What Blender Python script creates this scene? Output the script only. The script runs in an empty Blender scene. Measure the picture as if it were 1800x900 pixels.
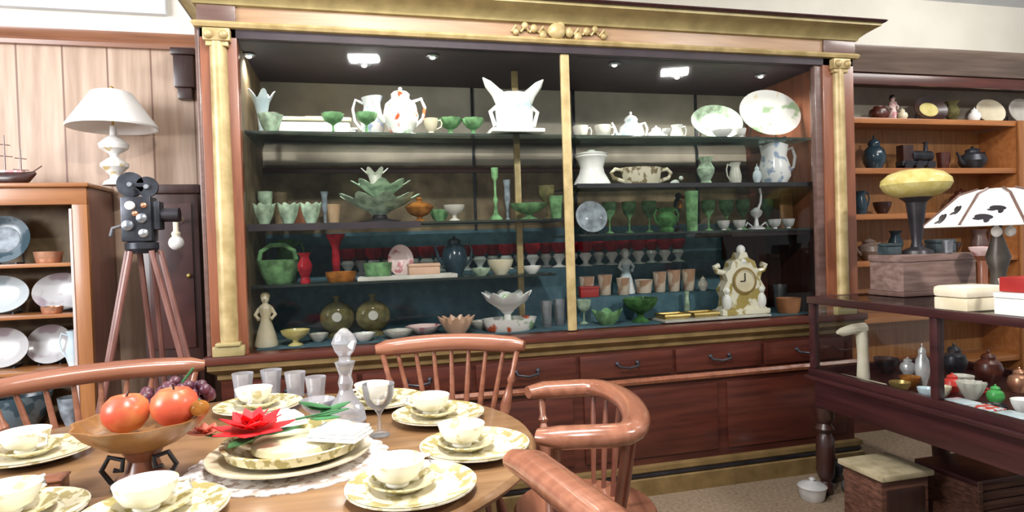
import bpy, bmesh, math, random
from mathutils import Vector, Matrix
random.seed(7)
S = bpy.context.scene
COL = S.collection
PI = math.pi
# ------------------------------------------------------------------ camera
FPX = 1100.0
CAM = Vector((0, -2.929, 1.297)); YAW, PIT, ROL = .244, -.0162, -.0317
FW = Vector((math.sin(YAW)*math.cos(PIT), math.cos(YAW)*math.cos(PIT), math.sin(PIT)))
_R = Vector((math.cos(YAW), -math.sin(YAW), 0)); _U = _R.cross(FW)
RT = math.cos(ROL)*_R + math.sin(ROL)*_U; UP = -math.sin(ROL)*_R + math.cos(ROL)*_U
cd = bpy.data.cameras.new('camera'); cam = bpy.data.objects.new('camera', cd); COL.objects.link(cam)
cd.sensor_width = 36; cd.lens = FPX/1800*36; cd.clip_start = .05
M4 = Matrix((RT, UP, -FW)).transposed().to_4x4(); M4.translation = CAM
cam.matrix_world = M4
S.camera = cam
# ------------------------------------------------------------------ light and exposure
S.view_settings.view_transform = 'Standard'; S.view_settings.look = 'None'
S.view_settings.gamma = 1; S.view_settings.use_curve_mapping = False
S.view_settings.exposure = 0.48
W = bpy.data.worlds.new('room_light'); S.world = W; W.use_nodes = True
W.node_tree.nodes['Background'].inputs[0].default_value = (.95, .97, 1, 1)
W.node_tree.nodes['Background'].inputs[1].default_value = .32

def area(name, loc, target, sx, sy, power, col=(1, .97, .92)):
    l = bpy.data.lights.new(name, 'AREA'); l.shape = 'RECTANGLE'; l.size = sx; l.size_y = sy
    l.energy = power; l.color = col
    o = bpy.data.objects.new(name, l); COL.objects.link(o); o.location = loc
    o.rotation_euler = (Vector(target)-Vector(loc)).to_track_quat('-Z', 'Y').to_euler()
    return o
area('ceiling_lamp_near', (.12, -2.4, 2.9), (.0, -1.6, 0), .24, .11, 48)
area('ceiling_lamp_table', (.3, -1.0, 2.92), (.3, -1.0, 0), 1.4, .35, 38)
area('ceiling_lamp_right', (3.0, -2.4, 2.9), (2.6, -1.4, 0), .24, .11, 40)
area('fill_wall_right', (4.0, -.75, 2.9), (3.7, .76, 2.2), 1.6, .2, 17)  # added fill light, no fixture there; brightens the upper right wall and shelves
area('key_left', (-3.4, -2.2, 2.2), (-1.2, .6, 2.2), 1.8, 1.4, 125, (.98, .98, 1))  # unseen key light from the left, aimed at the upper back wall

# ------------------------------------------------------------------ helpers
def t_of(p):
    return (Vector(p)-CAM).dot(FW)
def ray(px, py):
    return FW + (px-900)/FPX*RT + (450-py)/FPX*UP
def project(p):
    d = Vector(p)-CAM; z = d.dot(FW)
    return 900+FPX*d.dot(RT)/z, 450-FPX*d.dot(UP)/z
def at(px, y, z):
    """x of the point at depth y and height z that shows in column px"""
    py = 450.0
    for _ in range(8):
        d = ray(px, py); t = (y-CAM.y)/d.y; x = CAM.x+t*d.x
        py = project((x, y, z))[1]
    return x
def onz(px, py, z):
    d = ray(px, py); t = (z-CAM.z)/d.z
    return CAM+t*d
def ony(px, py, y):
    d = ray(px, py); t = (y-CAM.y)/d.y
    return CAM+t*d

class MB:
    def __init__(self): self.b = bmesh.new()
    def box(self, x0, x1, y0, y1, z0, z1, bev=0, M=None):
        r = bmesh.ops.create_cube(self.b, size=1)
        vs = r['verts']
        for v in vs:
            v.co = Vector(((x0+x1)/2+v.co.x*(x1-x0), (y0+y1)/2+v.co.y*(y1-y0), (z0+z1)/2+v.co.z*(z1-z0)))
        if bev:
            es = list({e for v in vs for e in v.link_edges})
            q = bmesh.ops.bevel(self.b, geom=es, offset=bev, segments=2, affect='EDGES', profile=.6)
            vs = list({v for f in q['faces'] for v in f.verts} | {v for v in vs if v.is_valid})
        if M is not None:
            for v in vs: v.co = M @ v.co
        return self
    def lathe(self, prof, seg=28, ruf=0, n=8, M=None, sx=1, sy=1, h=None, lift=0, ring=False):
        h = h or max(z for r, z in prof) or 1
        rings = []
        for r, z in prof:
            if r < 1e-6:
                v = self.b.verts.new((0, 0, z)); rings.append([v])
            else:
                k = max(0, z/h)**3
                row = []
                for i in range(seg):
                    a = 2*PI*i/seg
                    q = 1+ruf*k*math.cos(n*a)
                    row.append(self.b.verts.new((r*q*math.cos(a)*sx, r*q*math.sin(a)*sy, z+lift*k*math.cos(n*a))))
                rings.append(row)
        for A, B in (list(zip(rings, rings[1:]))+([(rings[-1], rings[0])] if ring else [])):
            if len(A) == 1 and len(B) == 1: continue
            for i in range(seg):
                j = (i+1) % seg
                if len(A) == 1: self.b.faces.new((A[0], B[j], B[i]))
                elif len(B) == 1: self.b.faces.new((A[i], A[j], B[0]))
                else: self.b.faces.new((A[i], A[j], B[j], B[i]))
        if len(rings[0]) > 1 and not ring: self.b.faces.new(list(reversed(rings[0])))
        if len(rings[-1]) > 1 and not ring: self.b.faces.new(rings[-1])
        if M is not None:
            for row in rings:
                for v in row: v.co = M @ v.co
        return self
    def ball(self, c, rx, ry=None, rz=None, seg=14, M=None):
        ry = ry or rx; rz = rz or rx
        prof = [(0, -1)]+[(math.cos(a), math.sin(a)) for a in [(-PI/2+PI*k/9) for k in range(1, 9)]]+[(0, 1)]
        T = Matrix.Translation(Vector(c)) @ Matrix.Diagonal((rx, ry, rz, 1))
        if M is not None: T = M @ T
        return self.lathe(prof, seg, M=T, h=1)
    def tube(self, pts, rad, seg=10, flat=1.0, closed=False):
        pts = [Vector(p) for p in pts]; n = len(pts)
        rad = rad if isinstance(rad, (list, tuple)) else [rad]*n
        rows = []; pu = None
        for i, p in enumerate(pts):
            if closed: d = pts[(i+1) % n]-pts[i-1]
            else: d = pts[min(i+1, n-1)]-pts[max(i-1, 0)]
            d.normalize()
            u = pu if pu is not None else (Vector((0, 0, 1)) if abs(d.z) < .9 else Vector((1, 0, 0)))
            u = u-d*u.dot(d); u.normalize(); pu = u
            w = d.cross(u)
            rows.append([self.b.verts.new(p+rad[i]*(math.cos(2*PI*k/seg)*u*flat+math.sin(2*PI*k/seg)*w)) for k in range(seg)])
        m = n if closed else n-1
        for i in range(m):
            A, B = rows[i], rows[(i+1) % n]
            for k in range(seg):
                j = (k+1) % seg
                self.b.faces.new((A[k], A[j], B[j], B[k]))
        if not closed:
            self.b.faces.new(list(reversed(rows[0]))); self.b.faces.new(rows[-1])
        return self
    def poly(self, pts, th, M=None):
        """flat outline in xy, extruded by th"""
        lo = [self.b.verts.new((x, y, 0)) for x, y in pts]; hi = [self.b.verts.new((x, y, th)) for x, y in pts]
        n = len(pts)
        self.b.faces.new(list(reversed(lo))); self.b.faces.new(hi)
        for i in range(n):
            j = (i+1) % n
            self.b.faces.new((lo[i], lo[j], hi[j], hi[i]))
        if M is not None:
            for v in lo+hi: v.co = M @ v.co
        return self
    def sweep(self, path, prof):
        """path: (point, outward) at mitres, prof: (out, up) closed outline"""
        rows = [[self.b.verts.new(Vector(p)+Vector(o)*a+Vector((0, 0, b))) for a, b in prof] for p, o in path]
        n = len(prof)
        for A, B in zip(rows, rows[1:]):
            for k in range(n):
                j = (k+1) % n
                self.b.faces.new((A[k], A[j], B[j], B[k]))
        self.b.faces.new(list(reversed(rows[0]))); self.b.faces.new(rows[-1])
        return self
    def obj(self, name, mat, parent=None, loc=None, smooth=35):
        bmesh.ops.recalc_face_normals(self.b, faces=self.b.faces)
        me = bpy.data.meshes.new(name); self.b.to_mesh(me); self.b.free()
        me.materials.append(mat)
        if smooth:
            for p in me.polygons: p.use_smooth = True
            me.set_sharp_from_angle(angle=math.radians(smooth))
        o = bpy.data.objects.new(name, me); COL.objects.link(o)
        if parent: o.parent = parent
        if loc is not None: o.location = loc
        return o

def tag(o, label=None, cat=None, group=None, kind=None):
    if label: o['label'] = label
    if cat: o['category'] = cat
    if group: o['group'] = group
    if kind: o['kind'] = kind
    return o
def thing(name, label, cat, loc=(0, 0, 0), rz=0, group=None):
    o = bpy.data.objects.new(name, None); COL.objects.link(o); o.empty_display_size = .05
    o.location = loc; o.rotation_euler = (0, 0, rz)
    return tag(o, label, cat, group)
def copy_tree(o, parent=None):
    c = o.copy(); COL.objects.link(c)
    if parent: c.parent = parent
    for ch in list(o.children): copy_tree(ch, c)
    return c
def RX(a): return Matrix.Rotation(a, 4, 'X')
def RY(a): return Matrix.Rotation(a, 4, 'Y')
def RZ(a): return Matrix.Rotation(a, 4, 'Z')
def TR(x, y, z): return Matrix.Translation((x, y, z))

# ------------------------------------------------------------------ materials
def new_mat(name):
    m = bpy.data.materials.new(name); m.use_nodes = True
    nt = m.node_tree; b = nt.nodes['Principled BSDF']
    return m, nt, b
def c4(c): return (c[0], c[1], c[2], 1)
def mottled(name, c1, c2, rough=.5, scale=8, metal=0, spec=.5, stretch=(1, 1, 1), detail=4, lo=.35, hi=.65, coat=0, bump=0):
    m, nt, b = new_mat(name); N = nt.nodes; L = nt.links
    tc = N.new('ShaderNodeTexCoord'); mp = N.new('ShaderNodeMapping'); mp.inputs['Scale'].default_value = stretch
    nz = N.new('ShaderNodeTexNoise'); nz.inputs['Scale'].default_value = scale; nz.inputs['Detail'].default_value = detail
    cr = N.new('ShaderNodeValToRGB'); cr.color_ramp.elements[0].position = lo; cr.color_ramp.elements[1].position = hi
    cr.color_ramp.elements[0].color = c4(c1); cr.color_ramp.elements[1].color = c4(c2)
    L.new(tc.outputs['Object'], mp.inputs[0]); L.new(mp.outputs[0], nz.inputs[0])
    L.new(nz.outputs[0], cr.inputs[0]); L.new(cr.outputs[0], b.inputs['Base Color'])
    b.inputs['Roughness'].default_value = rough; b.inputs['Metallic'].default_value = metal
    b.inputs['Specular IOR Level'].default_value = spec
    b.inputs['Coat Weight'].default_value = coat; b.inputs['Coat Roughness'].default_value = .15
    if bump:
        bp = N.new('ShaderNodeBump'); bp.inputs['Strength'].default_value = bump
        L.new(nz.outputs[0], bp.inputs['Height']); L.new(bp.outputs[0], b.inputs['Normal'])
    return m
def wood(name, c1, c2, axis='z', rough=.35, coat=.25, scale=5):
    st = {'x': (.6, 7, 7), 'y': (7, .6, 7), 'z': (7, 7, .6)}[axis]
    return mottled(name, c1, c2, rough, scale, 0, .5, st, 5, .3, .7, coat)
def decorated(name, base, spots, rough=.2, scale=9, cover=.33, second=None):
    """glazed china with painted flecks"""
    m, nt, b = new_mat(name); N = nt.nodes; L = nt.links
    tc = N.new('ShaderNodeTexCoord')
    nz = N.new('ShaderNodeTexNoise'); nz.inputs['Scale'].default_value = scale; nz.inputs['Detail'].default_value = 2
    cr = N.new('ShaderNodeValToRGB'); E = cr.color_ramp.elements
    E[0].position = cover; E[0].color = c4(spots); E[1].position = cover+.06; E[1].color = c4(base)
    if second:
        e = E.new(.62); e.color = c4(base); e = E.new(.68); e.color = c4(second)
    L.new(tc.outputs['Object'], nz.inputs[0]); L.new(nz.outputs[0], cr.inputs[0]); L.new(cr.outputs[0], b.inputs['Base Color'])
    b.inputs['Roughness'].default_value = rough
    return m
def tinted_glass(name, col, trans=.45, rough=.08, dark=None):
    m = mottled(name, dark or tuple(.45*v for v in col), col, rough, 22, 0, .6, (1, 1, 1), 2, .35, .65)
    b = m.node_tree.nodes['Principled BSDF']; b.inputs['Transmission Weight'].default_value = trans
    b.inputs['IOR'].default_value = 1.2
    return m
def clear_glass(name, tint=(1, 1, 1), body=0.0, ior=1.45, milk=(.7, .75, .78)):
    m = bpy.data.materials.new(name); m.use_nodes = True; nt = m.node_tree; N = nt.nodes; L = nt.links; N.clear()
    out = N.new('ShaderNodeOutputMaterial'); tr = N.new('ShaderNodeBsdfTransparent'); tr.inputs[0].default_value = c4(tint)
    gl = N.new('ShaderNodeBsdfGlossy'); gl.inputs['Roughness'].default_value = .03
    fr = N.new('ShaderNodeFresnel'); fr.inputs[0].default_value = ior
    mx = N.new('ShaderNodeMixShader'); L.new(fr.outputs[0], mx.inputs[0]); L.new(tr.outputs[0], mx.inputs[1]); L.new(gl.outputs[0], mx.inputs[2])
    last = mx
    if body:
        df = N.new('ShaderNodeBsdfDiffuse'); df.inputs[0].default_value = c4(milk)
        m2 = N.new('ShaderNodeMixShader'); m2.inputs[0].default_value = body
        L.new(mx.outputs[0], m2.inputs[1]); L.new(df.outputs[0], m2.inputs[2]); last = m2
    L.new(last.outputs[0], out.inputs[0])
    return m

MAHOG = wood('mahogany', (.045, .010, .007), (.10, .024, .014), 'x')
MAHOGZ = wood('mahogany_upright', (.06, .016, .011), (.125, .034, .021), 'z')
OAKX = wood('reddish_oak', (.27, .155, .082), (.42, .265, .148), 'x')
OAKZ = wood('reddish_oak_upright', (.17, .055, .028), (.28, .10, .05), 'z')
GREYWOOD = wood('grey_brown_wood', (.10, .055, .045), (.16, .095, .08), 'x')
GOLD = mottled('old_gold_paint', (.35, .26, .11), (.52, .40, .20), .4, 14, .15)
OLIVEGOLD = mottled('olive_gold_paint', (.28, .225, .10), (.40, .325, .15), .45, 10, .1)
DULLGOLD = mottled('dull_gold_paint', (.15, .095, .035), (.23, .15, .06), .45, 10, .1)
DARKWOOD = wood('dark_stained_wood', (.022, .008, .007), (.05, .018, .014), 'z')
DARKWOODX = wood('dark_stained_wood_along', (.026, .008, .009), (.058, .017, .018), 'y')
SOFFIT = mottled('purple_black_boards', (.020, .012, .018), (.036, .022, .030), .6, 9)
BACKGREY = mottled('grey_beige_board', (.30, .27, .22), (.42, .38, .31), .7, 5)
BACKBROWN = mottled('brown_olive_board', (.10, .066, .03), (.22, .155, .08), .6, 10)
TEAL = mottled('dark_teal_cloth', (.055, .115, .145), (.085, .165, .205), .85, 18, 0, .2)
TABLEWOOD = wood('brown_table_oak', (.20, .105, .046), (.30, .165, .076), 'x', .35, .3)
CHAIRWOOD = wood('red_brown_maple', (.22, .080, .046), (.34, .14, .082), 'x', .25, .6)
CHAIRDARK = wood('red_brown_maple_upright', (.14, .045, .03), (.23, .085, .052), 'z', .3, .4)
CUPBOARD = wood('orange_oak', (.27, .10, .03), (.40, .165, .055), 'z')
CUPBOARDX = wood('orange_oak_along', (.27, .10, .03), (.38, .16, .055), 'x')
CUPSIDE = wood('rosy_oak', (.19, .085, .065), (.27, .13, .10), 'z')
SHELFWOOD = wood('warm_shelf_pine', (.30, .105, .030), (.42, .165, .052), 'x')
SHELFBACK = wood('warm_back_pine', (.28, .12, .040), (.44, .21, .075), 'z', .5, .1)
WHITE = mottled('white_china', (.82, .82, .80), (.90, .90, .88), .18, 5)
CREAM = mottled('cream_china', (.66, .58, .40), (.80, .73, .56), .25, 9)
PALEBLUE = mottled('pale_blue_glass', (.45, .56, .62), (.68, .76, .80), .15, 9)
GREYWHITE = mottled('grey_white_china', (.50, .48, .42), (.68, .66, .60), .3, 9)
FLORAL = decorated('white_china_red_flowers', (.86, .85, .82), (.60, .10, .03), .2, 13, .37, (.25, .42, .22))
BLUEFLORAL = decorated('white_china_blue_flowers', (.86, .87, .88), (.34, .42, .58), .2, 18, .41)
PALEBLUEFL = decorated('white_china_pale_blue', (.86, .88, .88), (.55, .66, .72), .2, 10, .42)
GREENFLORAL = decorated('white_china_green_leaves', (.90, .90, .88), (.40, .56, .34), .2, 9, .36, (.84, .72, .46))
DINNER = decorated('cream_china_green_gold', (.80, .75, .60), (.50, .44, .24), .2, 28, .40)
DINNERRIM = decorated('cream_china_pattern_rim', (.72, .66, .46), (.38, .32, .13), .2, 34, .46)
GREENGLASS = tinted_glass('green_glass', (.26, .52, .24), .2)
PALEGREEN = tinted_glass('pale_green_glass', (.58, .76, .56), .15)
DEEPGREEN = tinted_glass('deep_green_glass', (.10, .27, .09), .2)
RUBY = tinted_glass('ruby_glass', (.50, .025, .04), .15)
AMBER = tinted_glass('amber_glass', (.60, .24, .05), .4)
OLIVEGLASS = tinted_glass('olive_glass', (.20, .18, .08), .2)
BLUEGREY = tinted_glass('blue_grey_glass', (.40, .46, .52), .15)
DARKBLUE = mottled('dark_blue_glaze', (.012, .03, .045), (.03, .06, .08), .2, 8)
CLEAR = clear_glass('clear_crystal', (.97, .97, .98), .12, 1.45, (.85, .85, .88))
PANE = clear_glass('pane_glass', (.97, .98, .975), 0, 1.25)
SHELFGLASS = clear_glass('shelf_glass', (.72, .80, .76), .22, 1.4, (.10, .13, .12))
PEACH = mottled('peach_china', (.58, .34, .22), (.72, .48, .34), .35, 7)
PINK = decorated('pink_china', (.78, .58, .55), (.55, .20, .22), .3, 20, .4)
BLACK = mottled('black_enamel', (.010, .009, .012), (.025, .022, .028), .35, 8)
BLACKMETAL = mottled('black_iron', (.02, .022, .028), (.06, .065, .08), .35, 14, .5)
STEEL = mottled('worn_steel', (.22, .24, .27), (.45, .47, .50), .3, 12, .8)
SILVER = mottled('silver_plate', (.60, .61, .62), (.80, .80, .80), .25, 12, .45)
COPPER = mottled('copper', (.55, .26, .15), (.75, .42, .28), .3, 8, .7)
BRASS = mottled('brass', (.42, .29, .09), (.62, .46, .18), .3, 9, .7)
YELLOWDISH = mottled('yellow_glass', (.55, .46, .14), (.75, .66, .30), .25, 9)
CLOCKCHINA = decorated('cream_gold_china', (.80, .76, .62), (.40, .31, .10), .25, 14, .44)
SHADEWHITE = mottled('white_fabric_shade', (.88, .88, .86), (.92, .92, .9), .8, 8)
SKIN_RED = mottled('red_apple_skin', (.62, .10, .05), (.80, .42, .12), .3, 7, lo=.45, hi=.75)
GRAPE = mottled('purple_grape_skin', (.06, .015, .03), (.13, .04, .06), .35, 20)
LEAFGREEN = mottled('leaf_green', (.02, .10, .03), (.06, .22, .08), .5, 14)
PETAL = mottled('red_petal', (.72, .010, .018), (.86, .03, .04), .55, 12)
NAPKIN = mottled('white_linen', (.80, .80, .78), (.88, .88, .86), .85, 20)
LACE = decorated('white_lace', (.78, .75, .73), (.42, .33, .28), .8, 40, .42)
CARPET = mottled('beige_brown_carpet', (.17, .125, .085), (.25, .19, .135), .95, 60, 0, .1, (1, 1, 1), 6)
CREAMWALL = mottled('cream_paint', (.66, .63, .55), (.72, .69, .61), .8, 3)
PALEBLUEWALL = mottled('pale_blue_white_paint', (.70, .74, .80), (.78, .81, .86), .8, 3)
TRIMBROWN = wood('brown_trim', (.20, .085, .045), (.30, .135, .075), 'x')
GREYWOODDARK = wood('grey_brown_cornice', (.10, .068, .05), (.17, .12, .095), 'x')
REDCARD = mottled('dark_red_board', (.30, .012, .012), (.42, .03, .025), .5, 6)
PAPER = mottled('cream_paper', (.74, .66, .50), (.84, .78, .64), .8, 10)
ROUGHBOX = mottled('mauve_brown_wood', (.14, .085, .07), (.24, .16, .14), .5, 6, 0, .4, (1, 4, 9))
WICKER = mottled('red_brown_crate_wood', (.07, .028, .018), (.17, .075, .05), .6, 6, 0, .4, (.7, 5, 16))
LACQUER = mottled('dark_green_leather', (.02, .035, .04), (.06, .08, .09), .4, 14)

def panel_wall_mat():
    m, nt, b = new_mat('vertical_grooved_panelling'); N = nt.nodes; L = nt.links
    tc = N.new('ShaderNodeTexCoord'); mp = N.new('ShaderNodeMapping'); mp.inputs['Scale'].default_value = (9, 9, .7)
    nz = N.new('ShaderNodeTexNoise'); nz.inputs['Scale'].default_value = 3; nz.inputs['Detail'].default_value = 6
    cr = N.new('ShaderNodeValToRGB'); cr.color_ramp.elements[0].color = (.36, .245, .17, 1); cr.color_ramp.elements[1].color = (.56, .41, .31, 1)
    cr.color_ramp.elements[0].position = .3; cr.color_ramp.elements[1].position = .7
    sp = N.new('ShaderNodeSeparateXYZ'); L.new(tc.outputs['Object'], sp.inputs[0])
    ml = N.new('ShaderNodeMath'); ml.operation = 'MULTIPLY'; ml.inputs[1].default_value = 1/.205; L.new(sp.outputs[0], ml.inputs[0])
    fr = N.new('ShaderNodeMath'); fr.operation = 'FRACT'; L.new(ml.outputs[0], fr.inputs[0])
    gt = N.new('ShaderNodeMath'); gt.operation = 'LESS_THAN'; gt.inputs[1].default_value = .045; L.new(fr.outputs[0], gt.inputs[0])
    mx = N.new('ShaderNodeMix'); mx.data_type = 'RGBA'; mx.inputs[7].default_value = (.20, .11, .075, 1)
    L.new(tc.outputs['Object'], mp.inputs[0]); L.new(mp.outputs[0], nz.inputs[0]); L.new(nz.outputs[0], cr.inputs[0])
    L.new(cr.outputs[0], mx.inputs[6]); L.new(gt.outputs[0], mx.inputs[0]); L.new(mx.outputs[2], b.inputs['Base Color'])
    b.inputs['Roughness'].default_value = .5
    return m
PANELWALL = panel_wall_mat()

# ------------------------------------------------------------------ room
def struct(o): o['kind'] = 'structure'; return o
WY = .76                                        # face of the back wall
struct(MB().box(-5, 6, -6, 1, -.1, 0).obj('floor', CARPET, smooth=0))
struct(MB().box(-5, 6, WY, WY+.12, 0, 2.405).obj('wall_back', PANELWALL, smooth=0))
struct(MB().box(-5, 6, WY, WY+.12, 2.405, 2.98).obj('wall_upper', CREAMWALL, smooth=0))
struct(MB().box(-5, 6, -6, 1, 2.98, 3.1).obj('ceiling', PALEBLUEWALL, smooth=0))
prof = [(0, 2.395), (.03, 2.395), (.035, 2.415), (.025, 2.43), (.045, 2.45), (.05, 2.47), (0, 2.47)]
m = MB(); m.sweep([((-5, WY, 0), (0, -1, 0)), ((-.76, WY, 0), (0, -1, 0))], prof); struct(m.obj('trim_1', TRIMBROWN))
m = MB().box(-5, -.93, WY-.04, WY, 2.575, 2.98, .004); struct(m.obj('trim_2', PALEBLUEWALL))
# turned bracket at the end of the wall trim
m = MB().box(-.90, -.80, .70, WY, 2.19, 2.36, .008).box(-.885, -.815, .71, WY, 2.13, 2.19, .006).box(-.91, -.79, .69, WY, 2.36, 2.395, .006)
struct(m.obj('trim_3', DARKWOOD))

# ------------------------------------------------------------------ big display cabinet
cabinet = thing('display_cabinet', 'huge oak and gold display cabinet with open front full of glass and china', 'display cabinet')
XL, XR, OL, OR = -.62, 2.72, -.47, 2.52
ZL, ZT = .86, 2.235                             # counter top and opening top
BK = .73
MB().box(XL+.03, XR-.03, .02, BK, .13, .80).obj('base_cabinet', MAHOG, cabinet)
m = MB()
prof = [(0, .0), (.035, 0), (.035, .085), (.02, .095), (.02, .118), (.03, .122), (.03, .145), (0, .15)]
path = [((XL+.03, BK, 0), (-1, 0, 0)), ((XL+.03, .02, 0), (-1, -1, 0)), ((XR-.03, .02, 0), (1, -1, 0)), ((XR-.03, BK, 0), (1, 0, 0))]
m.sweep(path, prof).obj('plinth', DULLGOLD, cabinet)
m = MB().box(XL+.012, XR-.012, -.012, .03, .097, .112, .002).obj('plinth_groove', BLACK, cabinet)
m = MB(); m.sweep(path, [(0, .745), (.012, .755), (.012, .775), (.035, .79), (.045, .80), (.045, .825), (0, .825)]); m.obj('ledge_moulding', DULLGOLD, cabinet)
MB().box(XL-.03, XR+.03, -.035, BK, .825, ZL, .006).obj('counter', MAHOG, cabinet)
m = MB(); m.sweep(path, [(0, .565), (.02, .57), (.025, .585), (.01, .60), (0, .60)]); m.obj('frieze_moulding', OAKZ, cabinet)
dw = (XR-XL-.18)/6
for i in range(6):
    x0 = XL+.09+i*dw
    d = MB().box(x0+.012, x0+dw-.012, .003, .03, .615, .735, .004).obj('drawer', MAHOG, cabinet)
    h = MB(); xc = x0+dw/2
    h.tube([(xc-.055, .0, .685), (xc-.05, -.025, .672), (xc, -.03, .664), (xc+.05, -.025, .672), (xc+.055, .0, .685)], .006, 8)
    h.ball((xc-.055, .0, .685), .011).ball((xc+.055, .0, .685), .011)
    h.obj('drawer_handle', BLACKMETAL, d)
pw = (XR-XL-.12)/4
for i in range(4):
    x0 = XL+.06+i*pw
    p = MB().box(x0+.03, x0+pw-.03, .008, .03, .19, .54, .004).obj('base_panel', MAHOG, cabinet)
# upright frame posts with gold half columns
for s, (a, b) in enumerate(((XL, OL), (OR, XR))):
    MB().box(a, b, 0, .07, ZL, 2.29, .004).obj('post', OAKZ, cabinet)
    xc = -.545 if s == 0 else 2.615
    m = MB(); R = .036 if s == 0 else .033
    m.lathe([(R*1.0, 0), (R*1.05, .05), (R*1.05, .6), (R*.98, 1.28), (R, 1.30)], 20, M=TR(xc, 0, ZL+.05)); col_ = m.obj('gold_column', GOLD, cabinet)
    MB().box(xc-.055, xc+.055, -.04, .0, 2.21, 2.265, .008).box(xc-.045, xc+.045, -.03, .0, 2.19, 2.21, .004).ball((xc-.03, -.04, 2.235), .02).ball((xc+.03, -.04, 2.235), .02).obj('capital', GOLD, cabinet)
    MB().box(xc-.065, xc+.065, -.035, .0, ZL, ZL+.045, .006).box(xc-.05, xc+.05, -.045, 0, ZL+.045, ZL+.06, .004).obj('column_base', OLIVEGOLD, cabinet)
MB().box(OR-.045, OR, .01, .05, ZL, ZT, .003).obj('door_stile', GREYWOOD, cabinet)
MB().box(XL-.018, XL, .0, .05, ZL, 2.29, .006).obj('edge_strip', GREYWOOD, cabinet)
MB().box(XL, XL+.02, .07, BK, ZL, 2.29).box(XL+.02, OL-.02, .07, .09, ZL, 2.29).obj('side_panel', DARKWOOD, cabinet)
MB().box(OR+.02, XR, .07, .09, ZL, 2.29).box(XR-.02, XR, .09, BK, ZL, 2.29).obj('side_panel', DARKWOOD, cabinet)
MB().box(OL-.02, OL-.005, .07, BK, ZL, ZT).obj('inner_side', BACKBROWN, cabinet)
MB().box(OR+.005, OR+.02, .07, BK, ZL, 1.33).obj('inner_side', DARKWOOD, cabinet)
MB().box(OR+.005, OR+.02, .07, BK, 1.33, ZT).obj('inner_side', OAKZ, cabinet)
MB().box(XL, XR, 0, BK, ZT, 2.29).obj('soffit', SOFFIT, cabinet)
MB().box(XL, XR, .0, BK, 2.29, 2.44).obj('frieze', OAKX, cabinet)
MB().box(XL-.004, OL+.0, -.012, .0, 2.30, 2.37, .003).obj('frieze_block', GREYWOOD, cabinet)  # block set darker and greyer than the frieze behind it
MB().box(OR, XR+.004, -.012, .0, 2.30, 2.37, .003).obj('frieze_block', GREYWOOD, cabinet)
path2 = [((XL, BK, 0), (-1, 0, 0)), ((XL, 0, 0), (-1, -1, 0)), ((XR, 0, 0), (1, -1, 0)), ((XR, BK, 0), (1, 0, 0))]
m = MB(); m.sweep(path2, [(0, 2.272), (.018, 2.275), (.026, 2.288), (.018, 2.30), (0, 2.302)]); m.obj('gold_moulding', GOLD, cabinet)
m = MB(); m.sweep(path2, [(0, 2.368), (.018, 2.372), (.022, 2.384), (.045, 2.402), (.078, 2.422), (.10, 2.432), (.10, 2.446), (0, 2.446)]); m.obj('cornice', OLIVEGOLD, cabinet)
m = MB(); m.sweep(path2, [(0, 2.446), (.112, 2.446), (.122, 2.454), (.114, 2.462), (0, 2.462)]); m.obj('cornice_cap', DARKWOODX, cabinet)
# gilded carving in the middle of the frieze
m = MB()
cx = at(985, -.01, 2.34)
for k in range(-5, 6):
    a = abs(k)/5
    m.ball((cx+k*.045, -.012, 2.335+.022*math.cos(k*1.7)), .024*(1-.35*a), .014, .028*(1-.45*a))
    m.tube([(cx+k*.045-.02, -.008, 2.325), (cx+k*.045, -.018, 2.352), (cx+k*.045+.02, -.008, 2.33)], .006, 6)
m.ball((cx-.02, -.015, 2.335), .045, .022, .04)
m.obj('gilded_carving', GOLD, cabinet)
# back boards
MB().box(OL-.02, OR+.02, BK-.012, BK, 1.78, ZT).obj('back_board', BACKGREY, cabinet)
MB().box(OL-.02, OR+.02, BK-.012, BK, 1.40, 1.78).obj('back_board', BACKBROWN, cabinet)
MB().box(OL-.02, OR+.02, BK-.012, BK, ZL, 1.40).obj('back_board', TEAL, cabinet)
MB().box(OL-.02, OR+.02, BK-.03, BK-.012, 1.735, 1.765, .003).obj('back_rail', MAHOG, cabinet)
for px in (832, 1010, 1225):
    x = at(px, BK-.02, 1.9)
    MB().box(x-.008, x+.008, BK-.022, BK-.012, 1.40, ZT, .002).obj('shelf_standard', BLACKMETAL, cabinet)
# stepped risers under teal cloth (right and back of the base)
SA, SB = 1.165, 1.0
MB().box(at(1000, .5, SA), OR-.23, .50, BK-.02, ZL, SA, .01).obj('cloth_step', TEAL, cabinet)
MB().box(at(1010, .32, SB), at(1270, .32, SB), .30, .50, ZL, SB, .01).obj('cloth_step', TEAL, cabinet)
MB().box(OL+.02, at(996, .5, SA), .50, BK-.02, ZL, SA, .01).obj('cloth_step', TEAL, cabinet)
MB().box(OL+.02, OR-.03, .09, .50, ZL, ZL+.006, .002).obj('cloth_liner', TEAL, cabinet)
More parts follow.
